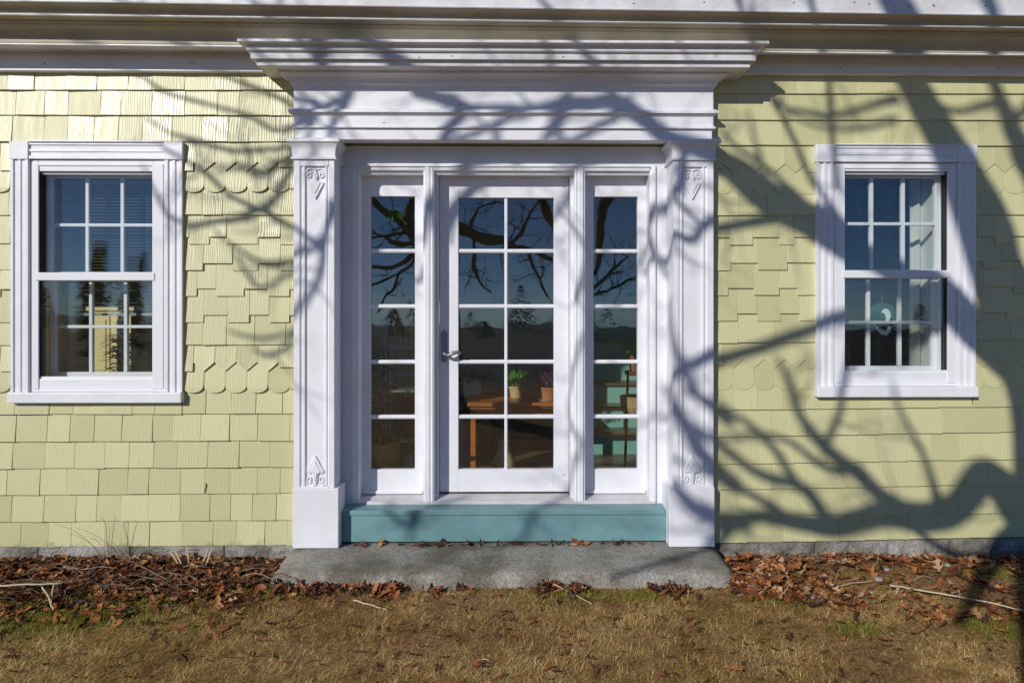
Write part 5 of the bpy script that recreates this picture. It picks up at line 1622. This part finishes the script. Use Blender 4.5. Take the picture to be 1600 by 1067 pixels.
# twigs off every limb, and the upper crown that shades nothing in view but shows in the glass
tw = MB()
def twig(p, d, L, r, depth):
    pts = [p]; dd = d.copy()
    n = 4
    for i in range(n):
        dd = (dd + Vector((random.gauss(0, .28), random.gauss(0, .28), random.gauss(.05, .25)))).normalized()
        pts.append(pts[-1] + dd*L/n)
    if any(a.y > -4.6 for a in pts): return
    tw.tube(pts, [max(.0016, r*(1-.75*i/n)) for i in range(n+1)], 5, False)
    if depth:
        for _ in range(random.randint(1, 3)):
            k = random.randint(1, n); e = (dd + Vector((random.gauss(0, .7), random.gauss(0, .7), random.gauss(0, .6)))).normalized()
            twig(pts[k], e, L*random.uniform(.4, .7), r*.6, depth-1)
for P3, rr in ALL:
    L = len(P3)
    for i in range(3, L-1):
        if rr[i] > .014 and random.random() < (.16 if rr[i] < .06 else .12):
            t_ = (P3[i+1]-P3[i-1]).normalized()
            a = Vector((random.gauss(0, 1), random.gauss(0, 1), random.gauss(0, 1))); a = (a - t_*a.dot(t_)).normalized()
            twig(P3[i], (t_*.6 + a).normalized(), random.uniform(.22, .6), min(.008, rr[i]*.5), 1)
def wild(p, d, L, r, depth):
    n = 6; pts = [p]; dd = d.copy()
    for i in range(n):
        dd = (dd + Vector((random.gauss(0, .16), random.gauss(0, .16), random.gauss(.0, .12)))).normalized()
        pts.append(pts[-1]+dd*L/n)
    if any(a.y + a.z/.58 > -1.65 for a in pts): return
    if depth >= 2:
        o = MB().tube(pts, [r*(1-.6*i/n) for i in range(n+1)], 7).build('branch', M['bark'], tree, smooth=True); o.location = -TK
    else:
        tw.tube(pts, [max(.002, r*(1-.7*i/n)) for i in range(n+1)], 5, False)
    if depth:
        for _ in range(4):
            k = random.randint(2, n); e = (dd + Vector((random.gauss(0, .6), random.gauss(0, .6), random.gauss(0, .5)))).normalized()
            wild(pts[k], e, L*random.uniform(.45, .7), r*.5, depth-1)
# boughs that reach back over the lawn: mirrored in the panes, their shade falls short of the house
def mir(px, py, t):                    # where a bough stands that is seen mirrored at a photo point
    yv = .46 + t
    return Vector((hx(px, yv), -t, hz(py, yv, px)))
def bough(pts, t0, t1, tw_n=0, L=.6):
    n = len(pts)
    q = rib([(*mir(px, py, t0+(t1-t0)*i/(n-1)), w*(4.86+t0+(t1-t0)*i/(n-1))/F/2) for i, (px, py, w) in enumerate(pts)], 5)
    P3 = [Vector(a[:3]) + Vector((mnoise.noise(Vector(a[:3])*4), 0, mnoise.noise(Vector(a[:3])*4+Vector((0, 9, 0)))))*.03 for a in q]
    rr = [max(.003, a[3]*(1+.15*mnoise.noise(Vector(a[:3])*5))) for a in q]
    o = MB().tube(P3, rr, 9).build('branch', M['bark'], tree, smooth=True); o.location = -TK
    for _ in range(tw_n):
        k = random.randrange(2, len(P3)-1)
        d = (P3[k+1]-P3[k-1]).normalized()
        a = Vector((random.gauss(0, 1), random.gauss(0, .5), random.gauss(0, 1))).normalized()
        twig(P3[k], (d*.5+a).normalized(), L*random.uniform(.5, 1.2), min(.012, rr[k]*.6), 2)
bough([(694, 440, 30), (668, 408, 22), (651, 388, 19), (643, 369, 18), (632, 350, 17), (616, 334, 17), (594, 325, 14), (575, 308, 12), (540, 290, 8)], 6.9, 9.3, 8)
bough([(640, 360, 16), (634, 336, 15), (640, 314, 14), (648, 292, 12)], 7.9, 9.3, 3)
bough([(640, 362, 8), (620, 361, 6), (597, 366, 5), (575, 369, 4), (550, 366, 3)], 7.6, 8.2, 5, .35)
bough([(650, 388, 8), (638, 376, 7), (618, 376, 6), (598, 370, 5), (575, 357, 4)], 7.3, 8.2, 5, .35)
bough([(664, 404, 10), (651, 397, 8), (632, 412, 7), (607, 419, 6), (575, 414, 5), (545, 420, 3)], 7.2, 8.2, 7, .4)
bough([(655, 394, 6), (645, 414, 5), (632, 428, 5), (622, 453, 4), (607, 466, 4), (591, 494, 3)], 7.3, 8.0, 5, .3)
bough([(628, 432, 4), (604, 438, 4), (578, 450, 3)], 7.4, 7.9, 3, .3)
bough([(690, 372, 24), (712, 356, 19), (735, 364, 17), (754, 372, 17), (791, 378, 15), (826, 388, 11), (850, 402, 8), (880, 412, 5)], 7.0, 8.2, 16, .7)
bough([(735, 362, 7), (744, 340, 5), (752, 326, 4), (775, 314, 3), (790, 316, 3)], 7.6, 8.4, 5, .4)
bough([(745, 372, 6), (740, 410, 5), (752, 440, 4), (770, 452, 3)], 7.6, 7.9, 7, .5)
bough([(800, 380, 7), (822, 352, 6), (834, 330, 5), (845, 306, 4)], 7.8, 8.5, 9, .5)
bough([(848, 300, 16), (855, 318, 14), (866, 344, 13), (884, 372, 9), (905, 400, 6)], 8.9, 8.3, 8, .6)
bough([(826, 390, 7), (838, 420, 6), (852, 446, 5), (862, 470, 3)], 7.8, 7.6, 9, .5)
bough([(962, 292, 26), (944, 312, 21), (937, 350, 16), (932, 400, 11), (925, 450, 7)], 9.0, 7.6, 4, .5)
bough([(925, 452, 6), (945, 434, 5), (962, 416, 5), (980, 398, 4)], 7.6, 8.2, 9, .5)
bough([(930, 460, 5), (952, 450, 5), (976, 440, 4), (994, 432, 3)], 7.5, 8.0, 9, .45)
o = tw.build('twig', M['bark'], tree); o.location = -TK; o['kind'] = 'stuff'

# ------------------------------------------------------------------ what lies across the lawn (seen only in the glass)
M['fir'] = tint_mat('evergreen_needles', [(0, (.012, .022, .010)), (1, (.045, .075, .028))], .8)
M['far_wood'] = simple('far_bare_wood', (0.07, 0.06, 0.05), (0.03, 0.03, 0.028), .95, 1.5)
def fir_mesh(h, r, n):
    hh = RNG.uniform(.08, 1, n)**.8*h; a = RNG.uniform(0, 6.283, n)
    rad = r*(1-hh/h)*RNG.uniform(.25, 1.1, n) + .03
    c = np.stack([rad*np.cos(a), rad*np.sin(a), hh], -1)
    d = np.stack([np.cos(a), np.sin(a), -.35*np.ones(n)], -1)*(.20+.10*r)
    s = np.stack([-np.sin(a), np.cos(a), np.zeros(n)], -1)*.10
    V = np.stack([c-s, c+s, c+s*.2+d, c-s*.2+d], 1).reshape(-1, 3)
    return V, np.arange(n)[:, None]*4 + np.array([[0, 1, 2, 3]]), np.repeat(RNG.uniform(0, 1, n), 4)
for px, py0, D, w, lb in [(150, 378, 24, .55, 'dark fir across the lawn, the nearer of two mirrored in the left window'), (219, 398, 30, .5, 'slim fir farther off across the lawn, mirrored at the right of the left window')]:
    vx = (px-VX)/F*(CY+D); hgt = CZ + (HY-py0)/F*(CY+D) + .5
    f_ = empty('fir_tree', (vx, -D, -.5), lb, 'tree')
    V, Fq, T = fir_mesh(hgt, 1.25*w, 1500)
    np_mesh('crown', V, Fq, M['fir'], {'tint': T}, parent=f_)
    MB().tube([(0, 0, 0), (0, 0, hgt*.9)], [.12, .02], 8).build('trunk', M['bark'], f_)
# far edge of the wood: many crowns that read as one mass
Vs, Fs, T, b = [], [], [], 0
for k in range(110):
    a = random.uniform(-1.15, 1.15); D = random.uniform(58, 80)
    hgt = random.uniform(2.6, 5.6)*(1.15 if random.random() < .2 else .85)
    V, Fq, tt = fir_mesh(hgt, random.uniform(1.6, 3.2), 220)
    V = V*[1, 1, 1] + [D*math.sin(a)*1.1, -D*math.cos(a), -1.7]
    Vs.append(V); Fs.append(Fq+b); T.append(tt); b += len(V)
o = np_mesh('far_wood', np.concatenate(Vs), np.concatenate(Fs), M['fir'], {'tint': np.concatenate(T)}); o['kind'] = 'stuff'
